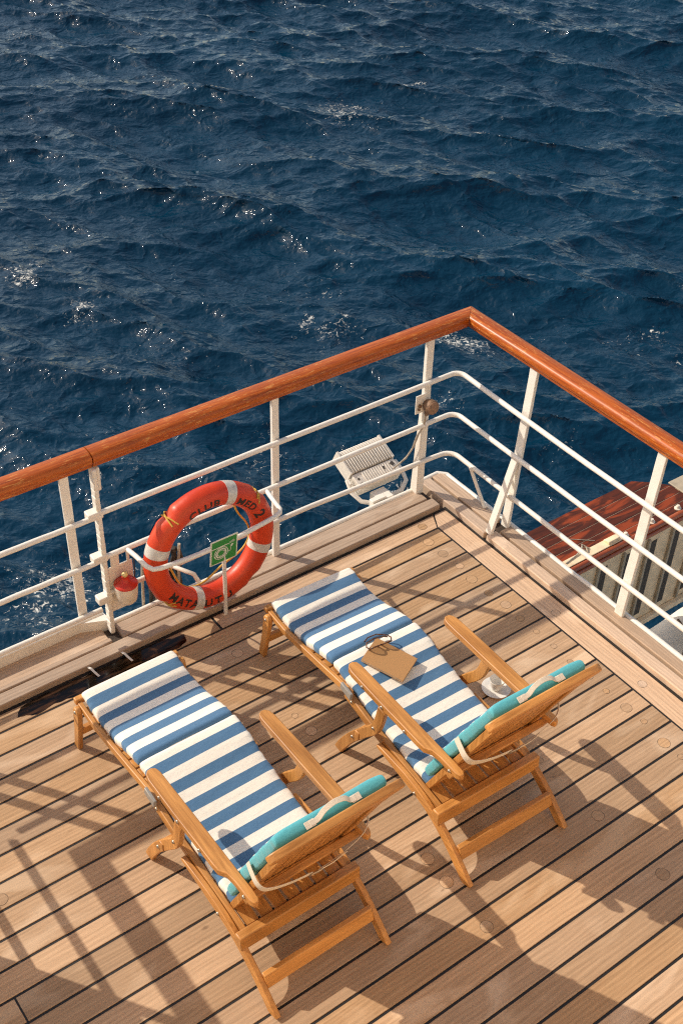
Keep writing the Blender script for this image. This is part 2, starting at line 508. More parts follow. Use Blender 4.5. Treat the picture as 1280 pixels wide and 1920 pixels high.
om.wave_scale_min = .02; om.wave_alignment = .4; om.wave_direction = R(140); om.damping = .2
om.random_seed = 3; om.time = 2.0
sea.location = (22, 24, SEA_Z)
structure(sea)
mb = MB()
for (x0, x1, y0, y1) in ((-1500, -6.3, -1500, 1500), (50.3, 1500, -1500, 1500), (-6.3, 50.3, -1500, -4.3), (-6.3, 50.3, 52.3, 1500)):
    mb.add([(x0, y0, SEA_Z), (x1, y0, SEA_Z), (x1, y1, SEA_Z), (x0, y1, SEA_Z)], [(0, 1, 2, 3)])
structure(mb.build("sea", "sea"))

# ------------------------------------------------------------------ deck
Y0, PW, CK = 3.9465, 0.126, 0.0122
XM0, XM1 = 3.768, 3.905            # right margin plank
YM1 = 4.050                         # top margin plank outer edge
mb = MB()
mb.cur = 2
mb.add([(-3.2, -3.2, -.0035), (3.93, -3.2, -.0035), (3.93, 4.075, -.0035), (-3.2, 4.075, -.0035)], [(0, 1, 2, 3)])
mb.cur = 0
def plank(poly, z0=-.03, z1=0.0):
    mb.t = rng.random(); mb.plan(poly, z0, z1)
for i in range(56):
    ya = Y0 - i * PW - CK / 2; yb = Y0 - (i + 1) * PW + CK / 2
    x1 = XM0 - CK / 2
    cuts = [-3.0]
    x = -3.0 + rng.uniform(.5, 3.0)
    while x < x1 - 1.2:
        if not (.6 < x < 3.6 and ya > 1.0): cuts.append(x)
        x += rng.uniform(2.2, 3.6)
    cuts.append(x1)
    for a, b in zip(cuts[:-1], cuts[1:]):
        plank([(a + .004, yb), (b - (0 if b == x1 else .004), yb), (b - (0 if b == x1 else .004), ya), (a + .004, ya)])
ya = Y0 + CK / 2
plank([(2.322, ya), (XM0 - .004, ya), (XM0 + .045, YM1), (2.322, YM1)])
plank([(-3.0, ya), (2.308, ya), (2.308, YM1), (-3.0, YM1)])
mb.cur = 1
xa = XM0 + CK / 2
plank([(xa, .4), (XM1, .4), (XM1, YM1), (XM0 + .058, YM1), (xa, ya + .004)])
plank([(xa, -3.0), (XM1, -3.0), (XM1, .39), (xa, .39)])
# wooden plugs over the bolts
plugs = []
for i in range(0, 40):
    yc = Y0 - (i + .5) * PW
    for xk in (-.84, -.06, .72, 1.51, 2.295, 3.07, 3.643):
        if rng.random() < .30 or xk > 3.6:
            plugs.append((xk + rng.uniform(-.012, .012), yc + rng.uniform(-.012, .012), rng.choice((.017, .024, .029, .031))))
plugs += [(3.698, 4.005, .027), (2.1, 4.0, .02)]
plugs += [(3.83, y, .024) for y in (2.431, 1.6, 3.05, .8)]
seg = 26
for (x, y, r) in plugs:
    mb.t = rng.random()
    if x > 3.775: mb.cur = 1
    else: mb.cur = 0
    z = .0007
    ri = r - .0014
    vs = [(x + ri * math.cos(2 * math.pi * k / seg), y + ri * math.sin(2 * math.pi * k / seg), z) for k in range(seg)]
    mb.add(vs, [tuple(range(seg))])
    mb.cur = 3
    vs = []
    for k in range(seg):
        th = 2 * math.pi * k / seg; wv = r + .0006 * math.sin(3 * th + x * 9)
        vs += [(x + ri * math.cos(th), y + ri * math.sin(th), z), (x + wv * math.cos(th), y + wv * math.sin(th), z)]
    mb.add(vs, [(2 * k, 2 * k + 1, (2 * k + 3) % (2 * seg), (2 * k + 2) % (2 * seg)) for k in range(seg)])
deck = structure(mb.build("deck", ["deck_x", "deck_y", "caulk", "gap"], None, bevel=.0012, seg=1))

# raised waterway planks along both edges
CZ = .035
mb = MB()
def wavy(a0, a1, b0, b1, along, n=26, amp=.003, z1=CZ, sd=0):
    """plank with slightly worn edges; a = along, b = across"""
    mb.t = rng.random()
    mb.cur = 0 if along == 'x' else 1
    L = []; Rr = []
    for k in range(n + 1):
        a = a0 + (a1 - a0) * k / n
        e0 = b0 + amp * noise.noise((a * 3.1, sd, 1.7)); e1 = b1 + amp * noise.noise((a * 3.7, sd, 9.2))
        L.append((a, e0)); Rr.append((a, e1))
    poly = L + Rr[::-1]
    if along == 'y': poly = [(b, a) for a, b in poly]
    mb.plan(poly, -.05, z1)
wavy(-3.0, 3.885, 4.073, 4.147, 'x', 60, .003, CZ, 1)
wavy(1.86, 3.86, 4.160, 4.262, 'x', 30, .003, CZ - .004, 2)
wavy(-3.0, 1.80, 4.160, 4.190, 'x', 40, .003, CZ - .004, 3)
wavy(-3.0, 1.80, 4.192, 4.326, 'x', 40, .002, .012, 4)
wavy(3.735, 4.305, 3.926, 4.001, 'y', 10, .004, CZ, 5)
wavy(3.78, 4.305, 4.019, 4.095, 'y', 10, .004, CZ, 6)
wavy(-3.0, 3.715, 3.926, 3.999, 'y', 60, .004, CZ - .004, 7)
wavy(-3.0, 3.70, 4.018, 4.092, 'y', 60, .004, CZ - .004, 8)
mb.cur = 2
mb.span(-3.0, 3.90, 4.10, 4.27, -.045, .006); mb.span(3.95, 4.09, -3.0, 4.30, -.045, .0055)
curb = structure(mb.build("deck_edge", ["curb_x", "curb_y", "gap"], None, bevel=.005, seg=2))
# steel gunwale bead outside the planks
mb = MB()
def bead(pts, r=.016):
    n = 60; out = []
    for (a, b) in zip(pts[:-1], pts[1:]):
        for k in range(n):
            p = Vector(a).lerp(Vector(b), k / n)
            p += Vector((0, 0, .004 * noise.noise(p * 5))); out.append(p)
    out.append(Vector(pts[-1]))
    mb.tube(out, r, 8)
bead([(1.84, 4.285, .026), (3.88, 4.277, .026)])
mb.span(-3.0, 1.835, 4.322, 4.330, -.2, .074)
bead([(-3.0, 4.326, .076), (1.83, 4.326, .076)], .009)
mb.plan([(1.70, 4.322), (1.838, 4.262), (1.846, 4.262), (1.838, 4.330), (1.70, 4.330)], -.05, .075)
bead([(3.93, 4.318, .024), (4.07, 4.322, .024), (4.112, 4.28, .024), (4.112, 3.70, .022), (4.110, 1.5, .022), (4.108, -3.0, .022)])
structure(mb.build("gunwale", "white_old", None, smooth=True))
# hull and deck slab underneath
mb = MB()
mb.plan([(-3.2, -3.2), (4.100, -3.2), (4.102, 4.28), (4.06, 4.308), (3.90, 4.300), (3.88, 4.285), (1.86, 4.285), (1.84, 4.321), (-3.2, 4.321)], -SEA_Z * -1.25, -.052)
structure(mb.build("hull", "hullw"))
# dark wet stain
mb = MB()
pud = [(1.192, 3.985), (1.241, 4.040), (1.313, 4.052), (1.457, 4.053), (1.622, 4.05), (1.826, 4.053), (2.011, 4.052), (2.132, 4.023), (2.12, 3.975), (2.06, 3.953), (2.01, 3.952), (1.748, 3.952), (1.51, 3.954), (1.371, 3.966), (1.30, 3.958), (1.24, 3.972)]
pts = []
for i in range(len(pud)):
    a, b = Vector(pud[i]).to_3d(), Vector(pud[(i + 1) % len(pud)]).to_3d()
    n = max(1, int((b - a).length / .012))
    for k in range(n):
        p = a.lerp(b, k / n); q = noise.noise(p * 18) * .010 + noise.noise(p * 60) * .004
        pts.append((p.x + q * 1.6, min(p.y + q, 4.056)))
mb.plan(pts, .0008, .0016)
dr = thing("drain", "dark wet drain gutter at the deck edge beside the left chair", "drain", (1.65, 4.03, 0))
mb.build("wet_stain", "wet", dr)
for x in (1.615, 1.800):  # pale solid strips standing in for railing reflections in the wet patch
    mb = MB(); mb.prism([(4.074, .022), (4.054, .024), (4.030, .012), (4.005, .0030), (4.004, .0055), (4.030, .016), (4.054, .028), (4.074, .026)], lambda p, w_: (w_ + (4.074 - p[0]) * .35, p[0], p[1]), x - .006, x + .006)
    mb.build("rail_reflection", "white_old", dr, bevel=.001)

# ------------------------------------------------------------------ railing
RZ, RY, RX = 1.112, 4.272, 4.148         # handrail centre line
PY, PX = 4.235, 4.072                     # post lines
def rail_prof():
    W, H = .051, .034
    pr = []
    for k in range(20):
        th = 2 * math.pi * k / 20
        c, s_ = math.cos(th), math.sin(th)
        e = .72
        pr.append((W * abs(c) ** e * (1 if c >= 0 else -1), H * abs(s_) ** e * (1 if s_ >= 0 else -1)))
    return pr
def lip_prof():
    return [(-.036, -.043), (.036, -.043), (.040, -.027), (-.040, -.027)]
def handrail(name, ends, mat, parent):
    """ends: two functions offset-> (x,y)"""
    mb = MB()
    for pr in (rail_prof(), lip_prof()):
        n = len(pr); N = 24
        vs = []
        for j in range(N + 1):
            for o, h in pr:
                a, b = Vector(ends[0](o)), Vector(ends[1](o))
                p = a.lerp(b, j / N); vs.append((p.x, p.y, RZ + h))
        fs = [(j * n + k, j * n + (k + 1) % n, (j + 1) * n + (k + 1) % n, (j + 1) * n + k) for j in range(N) for k in range(n)]
        fs += [tuple(range(n))[::-1], tuple(N * n + k for k in range(n))]
        mb.add(vs, fs)
    return mb.build(name, mat, parent, smooth=True)

rail = thing("deck_railing", "white steel railing turning the corner under a varnished wooden handrail", "railing", (3.86, 4.235, CZ))
g_ = .0012
handrail("handrail", (lambda o: (1.838, RY + o), lambda o: (RX + o - g_, RY + o)), "rail_x", rail)
handrail("handrail", (lambda o: (RX + o, RY + o - g_), lambda o: (RX + o - .03, -2.5)), "rail_y", rail)
def flat_post(parent, x, y, dx, dy, z0, z1, top=(0, 0), mat="white", name="post"):
    mb = MB(); N = 14
    vs = []
    for j in range(N + 1):
        k = j / N; z = z0 + (z1 - z0) * k
        ox, oy = top[0] * k, top[1] * k
        e = .0016
        for sx, sy in ((-1, -1), (1, -1), (1, 1), (-1, 1)):
            p = Vector((x * 5, y * 5 + sx, z * 14 + sy))
            vs.append((x + ox + sx * dx / 2 + e * noise.noise(p), y + oy + sy * dy / 2 + e * noise.noise(p + Vector((9, 9, 9))), z))
    fs = [(j * 4 + k, j * 4 + (k + 1) % 4, (j + 1) * 4 + (k + 1) % 4, (j + 1) * 4 + k) for j in range(N) for k in range(4)]
    fs += [(3, 2, 1, 0), tuple(N * 4 + k for k in range(4))]
    mb.add(vs, fs)
    return mb.build(name, mat, parent, bevel=.003)
PT = RZ - .040
# posts on the long side
flat_post(rail, 2.852, PY + .012, .040, .022, .02, PT, (0, .012))
flat_post(rail, 3.862, PY + .010, .046, .026, .02, PT, (0, .015))
mb = MB(); mb.side([(PY - .005, .02), (PY + .055, .02), (PY + .03, .62), (PY + .005, .62)], 3.832, 3.842); mb.build("gusset", "white_old", rail, bevel=.003)
# rough hinge post by the handrail joint
mb = MB()
for k in range(26):
    z0 = .02 + k * .0401; z1 = z0 + .043
    a = rng.uniform(-.0016, .0016); b = rng.uniform(-.0014, .0014)
    mb.span(1.822 + a, 1.846 + b, PY - .022 + b, PY + .024 + a, z0, z1)
for zz in (.80, .53, .262):
    mb.span(1.775, 1.852, PY - .026, PY + .026, zz - .020, zz + .022)
mb.span(1.846, 1.866, PY - .01, PY + .02, .93, 1.06)
mb.build("post", "white_old", rail, bevel=.006)
# posts on the short side
for y in (3.724, 2.834, 1.93, 1.02, .1, -.85):
    flat_post(rail, PX + .006, y, .020, .055, .02, PT, (.05, 0))
mb = MB(); mb.prism([(-.02, 0), (.02, 0), (.02, 1), (-.02, 1)], lambda p, w_: (3.952 + (4.085 - 3.952) * p[1] + w_ , 3.722 + p[0] * 1.1, .03 + .49 * p[1]), -.011, .011)
mb.build("brace", "white", rail, bevel=.003)
# three bars bending round the corner
def bar_path(z, zl, x0, rad, drop=0.0, zc=None):
    xe = PX - .008
    pts = []
    for k in range(40):
        x = x0 + (xe - rad - x0) * k / 40
        t = (x - x0) / (xe - x0)
        pts.append((x, PY - .012, z + .0025 * noise.noise((x * 2.5, z * 7, 0)) - drop * max(0, (t - .55) / .45)))
    zc = z - drop
    for k in range(7):
        th = R(90 - 90 * k / 6)
        pts.append((xe - rad + rad * math.cos(th), PY - .012 - rad + rad * math.sin(th), zc))
    y1 = -2.5
    for k in range(1, 50):
        y = PY - .012 - rad + (y1 - (PY - .012 - rad)) * k / 49
        d = min(1, (PY - y) / 1.0)
        pts.append((xe - .002 * k / 49, y, zc + (zl - zc) * d + .0025 * noise.noise((y * 2.5, z * 7, 4))))
    return pts
for z, zl, x0, rad, drop in ((.806, .785, 1.84, .055, 0), (.530, .523, 1.84, .06, 0), (.292, .250, 1.84, .075, .032)):
    mb = MB(); mb.tube(bar_path(z, zl, x0, rad, drop), .0145, 8, flat=1.05)
    mb.build("bar", "white_old" if z < .4 else "white", rail, smooth=True)
mb = MB(); mb.tube([(4.05, 4.03, .262), (4.06, 3.97, .16), (4.075, 3.90, .04)], .011, 8); mb.build("stub_brace", "white_old", rail, smooth=True)
# holder for the life ring, welded to the bars
mb = MB()
hp = [(1.955, 4.223, .528), (1.962, 4.14, .535), (1.968, 4.045, .535), (1.985, 4.010, .533), (2.02, 4.0, .53)]
hp += [(2.02 + .66 * k / 8, 4.0 - .012 * math.sin(math.pi * k / 8), .53 - .012 * math.sin(math.pi * k / 8) + .016 * k / 8) for k in range(1, 9)]
hp += [(2.715, 4.008, .55), (2.732, 4.03, .552), (2.752, 4.12, .54), (2.775, 4.223, .53)]
mb.tube(hp, .0125, 10); mb.build("ring_holder", "white", rail, smooth=True)
mb = MB()
mb.tube([(2.20, 4.22, .29), (2.215, 4.17, .30), (2.26, 4.115, .285), (2.28, 4.10, .23)], .012, 8)
mb.build("ring_holder", "white_old", rail, smooth=True)
# mounting plate of the rescue light
mb = MB()
mb.span(1.836, 1.985, PY - .004, PY + .004, .150, .440)
mb.span(1.868, 1.915, PY - .005, PY + .003, .438, .525)
mb.span(1.955, 1.972, PY - .005, PY + .003, .438, .525)
mb.build("mounting_plate", "white", rail, bevel=.004)
mb = MB(); mb.span(3.772, 3.846, PY - .006, PY + .002, .618, .738); mb.build("mounting_plate", "white", rail, bevel=.003)

# railing left of the joint: gate-like section and the side it turns into
rail2 = thing("deck_railing", "white railing section left of the handrail joint with a broad flat post", "railing", (1.70, 4.25, .2))
handrail("handrail", (lambda o: (.29 - o, RY + o), lambda o: (1.832, RY + o)), "rail_x", rail2)
handrail("handrail", (lambda o: (.29 - o, RY + o - g_), lambda o: (.29 - o, .35)), "rail_y", rail2)
flat_post(rail2, 1.697, PY + .014, .046, .016, .19, PT + .01, (0, .012))
flat_post(rail2, .60, PY + .014, .046, .016, .19, PT + .01, (0, .012))
flat_post(rail2, .49, PY, .024, .05, .02, PT, (0, .01))
for z in (.790, .515, .205):
    mb = MB(); x1 = 1.79
    pts = [(.29 + .05, PY - .012, z)] + [(.34 + (x1 - .34) * k / 30, PY - .012, z + .003 * noise.noise((k * .4, z * 9, 2))) for k in range(1, 31)]
    mb.tube(pts, .0145, 8); mb.build("bar", "white_old" if z < .3 else "white", rail2, smooth=True)
for z in (.80, .53):
    mb = MB(); mb.tube([(.29, 4.2, z), (.29, .35, z)], .017, 8); mb.build("bar", "white", rail2, smooth=True)
for y in (3.30, 1.9, .6):
    flat_post(rail2, .29, y, .02, .05, .02, PT)
mb = MB()      # unseen boards added on the side rail to cast the slatted shadow
for k in range(4): mb.span(.27, .285, 2.62, 3.30, .10 + k * .20, .285 + k * .20)
mb.build("shadow_board", "white", rail2, bevel=.003)

# ------------------------------------------------------------------ life ring
RC = Vector((2.350, 4.093, .443)); RR, RT_ = .309, .060
al, ta = -.011, .046
n_ = Vector((math.sin(al) * math.cos(ta), -math.cos(al) * math.cos(ta), math.sin(ta)))
e1 = Vector((math.cos(al), math.sin(al), 0)); e2 = n_.cross(e1)
if e2.z < 0: e2 = -e2
def tor(a, v, r=RT_, Rm=RR):
    rad = e1 * math.cos(a) + e2 * math.sin(a)
    return RC + rad * (Rm + r * math.cos(v)) + n_ * (r * math.sin(v))
ring = thing("life_ring", "orange life ring with white bands hanging on the railing", "life ring", tuple(RC - Vector((0, 0, RR + RT_))))
mb = MB(); NU, NV = 144, 32
BAND0 = -.363
notch = [R(128), R(38), R(218), R(308)]
def rad_at(a, v):
    r = RT_
    for q in notch:
        d = (a - q + math.pi) % (2 * math.pi) - math.pi
        # moulded recess for the grab line on the outer rim
        wgt = math.exp(-(d / .085) ** 2) * max(0, math.cos(v) ** 2 if math.cos(v) > 0 else 0)
        r -= .016 * wgt
        wg2 = math.exp(-((abs(d) - .15) / .045) ** 2) * max(0, math.cos(v))
        r += .004 * wg2
    return r
vs = [tor(2 * math.pi * i / NU, 2 * math.pi * j / NV, rad_at(2 * math.pi * i / NU, 2 * math.pi * j / NV)) for i in range(NU) for j in range(NV)]
fs = [(i * NV + j, ((i + 1) % NU) * NV + j, ((i + 1) % NU) * NV + (j + 1) % NV, i * NV + (j + 1) % NV) for i in range(NU) for j in range(NV)]
mb.add(vs, fs); mb.build("ring_body", "ring", ring, smooth=True)
for k in range(4):
    c = BAND0 + k * math.pi / 2; hw = .082
    mb = MB(); nu = 10
    vs = []
    for i in range(nu + 1):
        a = c - hw + 2 * hw * i / nu
        for j in range(NV):
            v = 2 * math.pi * j / NV
            vs.append(tor(a, v, RT_ + .0014 + .0006 * noise.noise((a * 20, v * 3, k))))
    fs = [(i * NV + j, (i + 1) * NV + j, (i + 1) * NV + (j + 1) % NV, i * NV + (j + 1) % NV) for i in range(nu) for j in range(NV)]
    # turned-in rims so that the tape has an edge
    b0 = len(vs)
    for i, a in ((0, c - hw), (nu, c + hw)):
        for j in range(NV): vs.append(tor(a, 2 * math.pi * j / NV, RT_ - .001))
    for e, base_i in ((0, 0), (1, nu)):
        for j in range(NV):
            fs.append((base_i * NV + j, base_i * NV + (j + 1) % NV, b0 + e * NV + (j + 1) % NV, b0 + e * NV + j))
    mb.add(vs, fs); mb.build("reflective_band", "tape", ring, smooth=True)
# grab line behind the ring and its lashings
mb = MB(); pts = []
for k in range(96):
    a = 2 * math.pi * k / 96
    ph = (a - BAND0) / (math.pi / 2) % 1.0
    sag = .060 * math.sin(math.pi * ph) ** 2
    p = RC + (e1 * math.cos(a) + e2 * math.sin(a)) * (RR - RT_ * .55 - sag * .9) - n_ * (RT_ * .92)
    pts.append(p)
mb.tube(pts, .0055, 6, closed=True); mb.build("grab_line", "rope_y", ring, smooth=True)
for q in (R(128), R(38), R(221)):
    mb = MB()
    mb.tube([tor(q + .05, R(60), RT_ + .003), tor(q + .02, R(20), RT_ - .002), tor(q, R(-20), RT_ + .0), tor(q - .02, R(-60), RT_ + .004), tor(q - .05, R(-95), RT_ + .006)], .0045, 6)
    mb.tube([tor(q - .03, R(75), RT_ + .003), tor(q - .01, R(25), RT_ - .004), tor(q + .03, R(-30), RT_ + .004)], .004, 6)
    mb.build("lashing", "rope_y", ring, smooth=True)

def lettering(name, text, a_c, size, v_c, outward, parent, mat="ink", tilt=0.0, spacing=1.18, stencil=True):
    cu = bpy.data.curves.new("txt", 'FONT'); cu.body = text; cu.size = size; cu.align_x = 'CENTER'; cu.space_character = spacing
    cu.offset = size * .030; cu.fill_mode = 'FRONT'
    o = bpy.data.objects.new("txt", cu); COL.objects.link(o)
    dg = bpy.context.evaluated_depsgraph_get()
    me = bpy.data.meshes.new_from_object(o.evaluated_get(dg)); bpy.data.objects.remove(o)
    bm = bmesh.new(); bm.from_mesh(me)
    bmesh.ops.triangulate(bm, faces=bm.faces)
    for _ in range(4):
        es = [e for e in bm.edges if e.calc_length() > size * .16]
        if not es: break
        bmesh.ops.subdivide_edges(bm, edges=es, cuts=1)
        bmesh.ops.triangulate(bm, faces=bm.faces)
    if stencil:       # stencil bridges: drop thin strips across each glyph
        kill = [f for f in bm.faces if abs(f.calc_center_median().y - size * .36) < size * .012]
        bmesh.ops.delete(bm, geom=kill, context='FACES')
    Rm = RR - RT_ * .45
    for v in bm.verts:
        x, y = v.co.x, v.co.y - size * .35
        sgn = 1 if outward else -1
        ang = a_c - sgn * x / Rm
        pv = v_c - sgn * y / RT_
        q = tor(ang, pv, RT_ + .0010)
        v.co = q
    org = Vector(parent.location)
    for v in bm.verts: v.co -= org
    bmesh.ops.recalc_face_normals(bm, faces=bm.faces)
    bm.to_mesh(me); bm.free()
    for p in me.polygons: p.use_smooth = True
    me.materials.clear(); me.materials.append(M[mat])
    ob = bpy.data.objects.new(name, me); COL.objects.link(ob); ob.parent = parent
    return ob
lettering("lettering", "CLUB", R(99), .062, R(104), True, ring)
lettering("lettering", "MED", R(48), .058, R(106), True, ring)
lettering("lettering", "2", R(25), .082, R(104), True, ring, spacing=1.0, stencil=False)
lettering("lettering", "MATA", R(228), .062, R(92), False, ring)
lettering("lettering", "UTU", R(269), .062, R(88), False, ring, spacing=1.4)

# ------------------------------------------------------------------ life-ring sign on its post
sign = thing("safety_sign", "small green life ring sign with white pictogram on a thin white post", "sign", (2.385, 4.03, .0))
mb = MB(); mb.tube([(2.392, 4.035, .0), (2.380, 4.01, .25), (2.366, 3.990, .50)], .0105, 10); mb.build("sign_post", "white", sign, smooth=True)
sc_c = Vector((2.364, 3.981, .494)); su = Vector((.1545, 0, 0)).normalized(); sv = Vector((.0, -.10, 1)).normalized(); sn = su.cross(sv)
if sn.y > 0: sn = -sn
def SG(x, y, d=0.0): return sc_c + su * x + sv * y + sn * d
mb = MB(); mb.prism([(-.079, -.084), (.079, -.084), (.079, .084), (-.079, .084)], lambda p, w_: SG(p[0], p[1], w_), -.004, 0); mb.build("sign_panel", "sign_white", sign, bevel=.0015)
mb = MB(); mb.prism([(-.071, -.076), (.071, -.076), (.071, .076), (-.071, .076)], lambda p, w_: SG(p[0], p[1], w_), .0002, .0012); mb.build("green_field", "green", sign)
mb = MB()
def flat_ring(cx, cy, r0, r1, n=40, d=.0022):
    vs = []
    for k in range(n):
        th = 2 * math.pi * k / n
        vs += [SG(cx + r0 * math.cos(th), cy + r0 * math.sin(th), d), SG(cx + r1 * math.cos(th), cy + r1 * math.sin(th), d)]
    mb.add(vs, [(2 * k, 2 * k + 1, (2 * k + 3) % (2 * n), (2 * k + 2) % (2 * n)) for k in range(n)])
def flat_line(a, b, wd, d=.0024):
    a = Vector((*a, 0)); b = Vector((*b, 0)); t_ = (b - a).normalized(); nn = Vector((-t_.y, t_.x, 0)) * wd / 2
    mb.add([SG(*(a - nn).xy, d), SG(*(b - nn).xy, d), SG(*(b + nn).xy, d), SG(*(a + nn).xy, d)], [(0, 1, 2, 3)])
cx, cy = -.018, -.012
flat_ring(cx, cy, .0375, .0415); flat_ring(cx, cy, .018, .0215)
flat_ring(cx, cy, .025, .032)
for k in range(4):
    th = R(45 + 90 * k); c_, s_ = math.cos(th), math.sin(th)
    for o_ in (-.009, .009):
        flat_line((cx + c_ * .019 - s_ * o_, cy + s_ * .019 + c_ * o_), (cx + c_ * .040 - s_ * o_, cy + s_ * .040 + c_ * o_), .0026)
arc = [(.022, -.018), (.032, -.022), (.038, -.012), (.036, .002), (.042, .012)]
for a, b in zip(arc[:-1], arc[1:]): flat_line(a, b, .003)
flat_line((.040, .010), (.048, .024), .012)
for dx, dy in ((-.016, .016), (-.008, .022), (0, .025), (.008, .022), (.014, .014)):
    flat_line((.047 + dx * .45, .028 + dy * .5), (.047 + dx, .028 + dy), .0024)
mb.build("pictogram", "sign_white", sign)

# ------------------------------------------------------------------ rescue light float
lt = thing("rescue_light", "red and white rescue light float clipped beside the hinge post", "rescue light", (1.912, 4.175, .235))
mb = MB(); mb.lathe([(.0, .0), (.036, .002), (.050, .02), (.057, .07), (.060, .105), (.0605, .116)], (1.912, 4.178, .235), n=32); mb.build("float_base", "cream", lt, smooth=True)
mb = MB(); mb.lathe([(.0590, .116), (.0600, .120), (.057, .126), (.034, .139), (.022, .146), (.019, .158), (.0175, .166), (0, .168)], (1.912, 4.178, .235), n=32); mb.build("float_cap", "red", lt, smooth=True)
mb = MB(); mb.lathe([(.010, .165), (.015, .172), (.0165, .180), (.012, .190), (0, .194)], (1.912, 4.178, .235), n=20); mb.build("knob", "brass", lt, smooth=True)
mb = MB(); mb.tube([(1.985, 4.222, .53), (1.978, 4.20, .47), (1.972, 4.19, .38), (1.965, 4.20, .33), (1.955, 4.19, .30)], .003, 6); mb.build("lanyard", "rope_d", lt, smooth=True)

# ------------------------------------------------------------------ rope coil outside the edge
mb = MB()
for k in range(9):
    x = 2.12 + k * .024 + rng.uniform(-.008, .008)
    mb.tube([(x, 4.345, .30 + rng.uniform(-.03, .02)), (x + rng.uniform(-.03, .03), 4.355 + rng.uniform(0, .02), .18), (x + rng.uniform(-.04, .04), 4.345, .04), (x + rng.uniform(-.04, .04), 4.34, -.12)], rng.uniform(.010, .016), 7)
ro = mb.build("rope", ["rope_d"], None, smooth=True)
tag(ro, "dark coiled rope hung outside the deck edge behind the life ring", "rope")
ropes2 = MB()
for x in (2.085, 2.165, 2.30):
    ropes2.tube([(x, 4.325, .32), (x - .01, 4.328, .18), (x - .02, 4.325, -.05)], .008, 7)
ropes2.build("light_strand", "rope_l", ro, smooth=True)

# ------------------------------------------------------------------ floodlight outside the rail
fl = thing("floodlight", "ribbed grey floodlight mounted outside the railing near the corner", "floodlight", (3.70, 4.38, .02))
tl = R(24)
fy = Vector((0, math.cos(tl), math.sin(tl))); fz = Vector((0, -math.sin(tl), math.cos(tl)))
fo = Vector((3.552, 4.400, .09))
def FL(u, v, h): return fo + Vector((1, 0, 0)) * u + fy * v + fz * h
W_ = .315; L_ = .27
mb = MB()
mb.prism([(0, .105), (W_, .105), (W_, L_), (0, L_)], lambda p, w_: FL(p[0], p[1], w_), -.10, -.055)
for k in range(18):
    u = .006 + k * (W_ - .012) / 17
    prof = [(.105, -.03), (L_ - .022, -.03)]
    poly = [(.107, -.03), (.107, -.004), (.113, 0), (L_ - .03, 0), (L_ - .010, -.006), (L_ + .002, -.022), (L_ + .004, -.05), (L_ - .004, -.06), (L_ - .004, -.03)]
    mb.prism(poly, lambda p, w_: FL(w_, p[0], p[1]), u - .0045, u + .0045)
mb.prism([(-.004, .105), (.012, .105), (.012, L_), (-.004, L_)], lambda p, w_: FL(p[0], p[1], w_), -.09, .0)
mb.prism([(W_ - .012, .105), (W_ + .004, .105), (W_ + .004, L_), (W_ - .012, L_)], lambda p, w_: FL(p[0], p[1], w_), -.09, .0)
mb.build("heat_sink", "lamp_grey", fl, bevel=.0015)
mb = MB()
mb.prism([(.004, .0), (W_ - .004, .0), (W_ - .004, .100), (.004, .100)], lambda p, w_: FL(p[0], p[1], w_), -.10, -.012)
for k in range(13):
    u = .07 + k * (W_ - .115) / 12
    mb.prism([(u - .005, .006), (u + .005, .006), (u + .005, .094), (u - .005, .094)], lambda p, w_: FL(p[0], p[1], w_), -.013, -.007)
mb.build("gear_box", "lamp_grey", fl, bevel=.003)
mb = MB(); mb.prism([(.27, .055), (.295, .062), (.287, .085), (.262, .078)], lambda p, w_: FL(p[0], p[1], w_), -.008, -.0062); mb.build('marking', 'stripe_dark', fl); mb = MB()
mb.prism([(.205, .060), (.218, .055), (.222, .075), (.208, .078)], lambda p, w_: FL(p[0], p[1], w_), -.008, -.0062); mb.build('marking', 'stripe_dark', fl); mb = MB()
mb.prism([(.02, .02), (.034, .02), (.034, .034), (.02, .034)], lambda p, w_: FL(p[0], p[1], w_), -.012, -.0102); mb.build('marking', 'stripe_dark', fl); mb = MB(); mb.prism([(.02, .055), (.034, .055), (.034, .068), (.02, .068)], lambda p, w_: FL(p[0], p[1], w_), -.012, -.0102)
mb.build("marking", "stripe_dark", fl)
mb = MB()
yk = [FL(-.02, .10, -.05), FL(-.03, .02, -.07), FL(-.005, -.05, -.075), FL(.05, -.085, -.075), FL(.16, -.095, -.075), FL(.27, -.085, -.075), FL(.335, -.04, -.07), FL(.345, .03, -.06), FL(.335, .10, -.05)]
mb.tube(yk, .016, 6, flat=.5)
mb.span(3.62, 3.72, 4.30, 4.40, -.03, .03)
mb.span(3.56, 3.66, 4.295, 4.33, .0, .05)
mb.build("mounting_yoke", "white_old", fl, bevel=.003)
mb = MB(); mb.tube([FL(-.006, .09, -.04), FL(-.024, .085, -.03), FL(-.028, .06, -.03), FL(-.005, .045, -.03)], .006, 6); mb.build("handle", "lamp_grey", fl, smooth=True)
cb = MB()
cb.tube([(3.838, 4.222, .60), (3.828, 4.218, .53), (3.80, 4.232, .46), (3.80, 4.26, .36), (3.80, 4.31, .26), (3.81, 4.38, .17), (3.805, 4.42, .115)], .0055, 7)
cb.tube([(3.845, 4.222, .60), (3.835, 4.215, .54), (3.812, 4.232, .47), (3.812, 4.265, .36), (3.805, 4.31, .27), (3.80, 4.36, .19)], .004, 7)
tag(cb.build("cable", "cable", None, smooth=True), "thin pale cable hanging from the brown socket down to the floodlight", "cable")
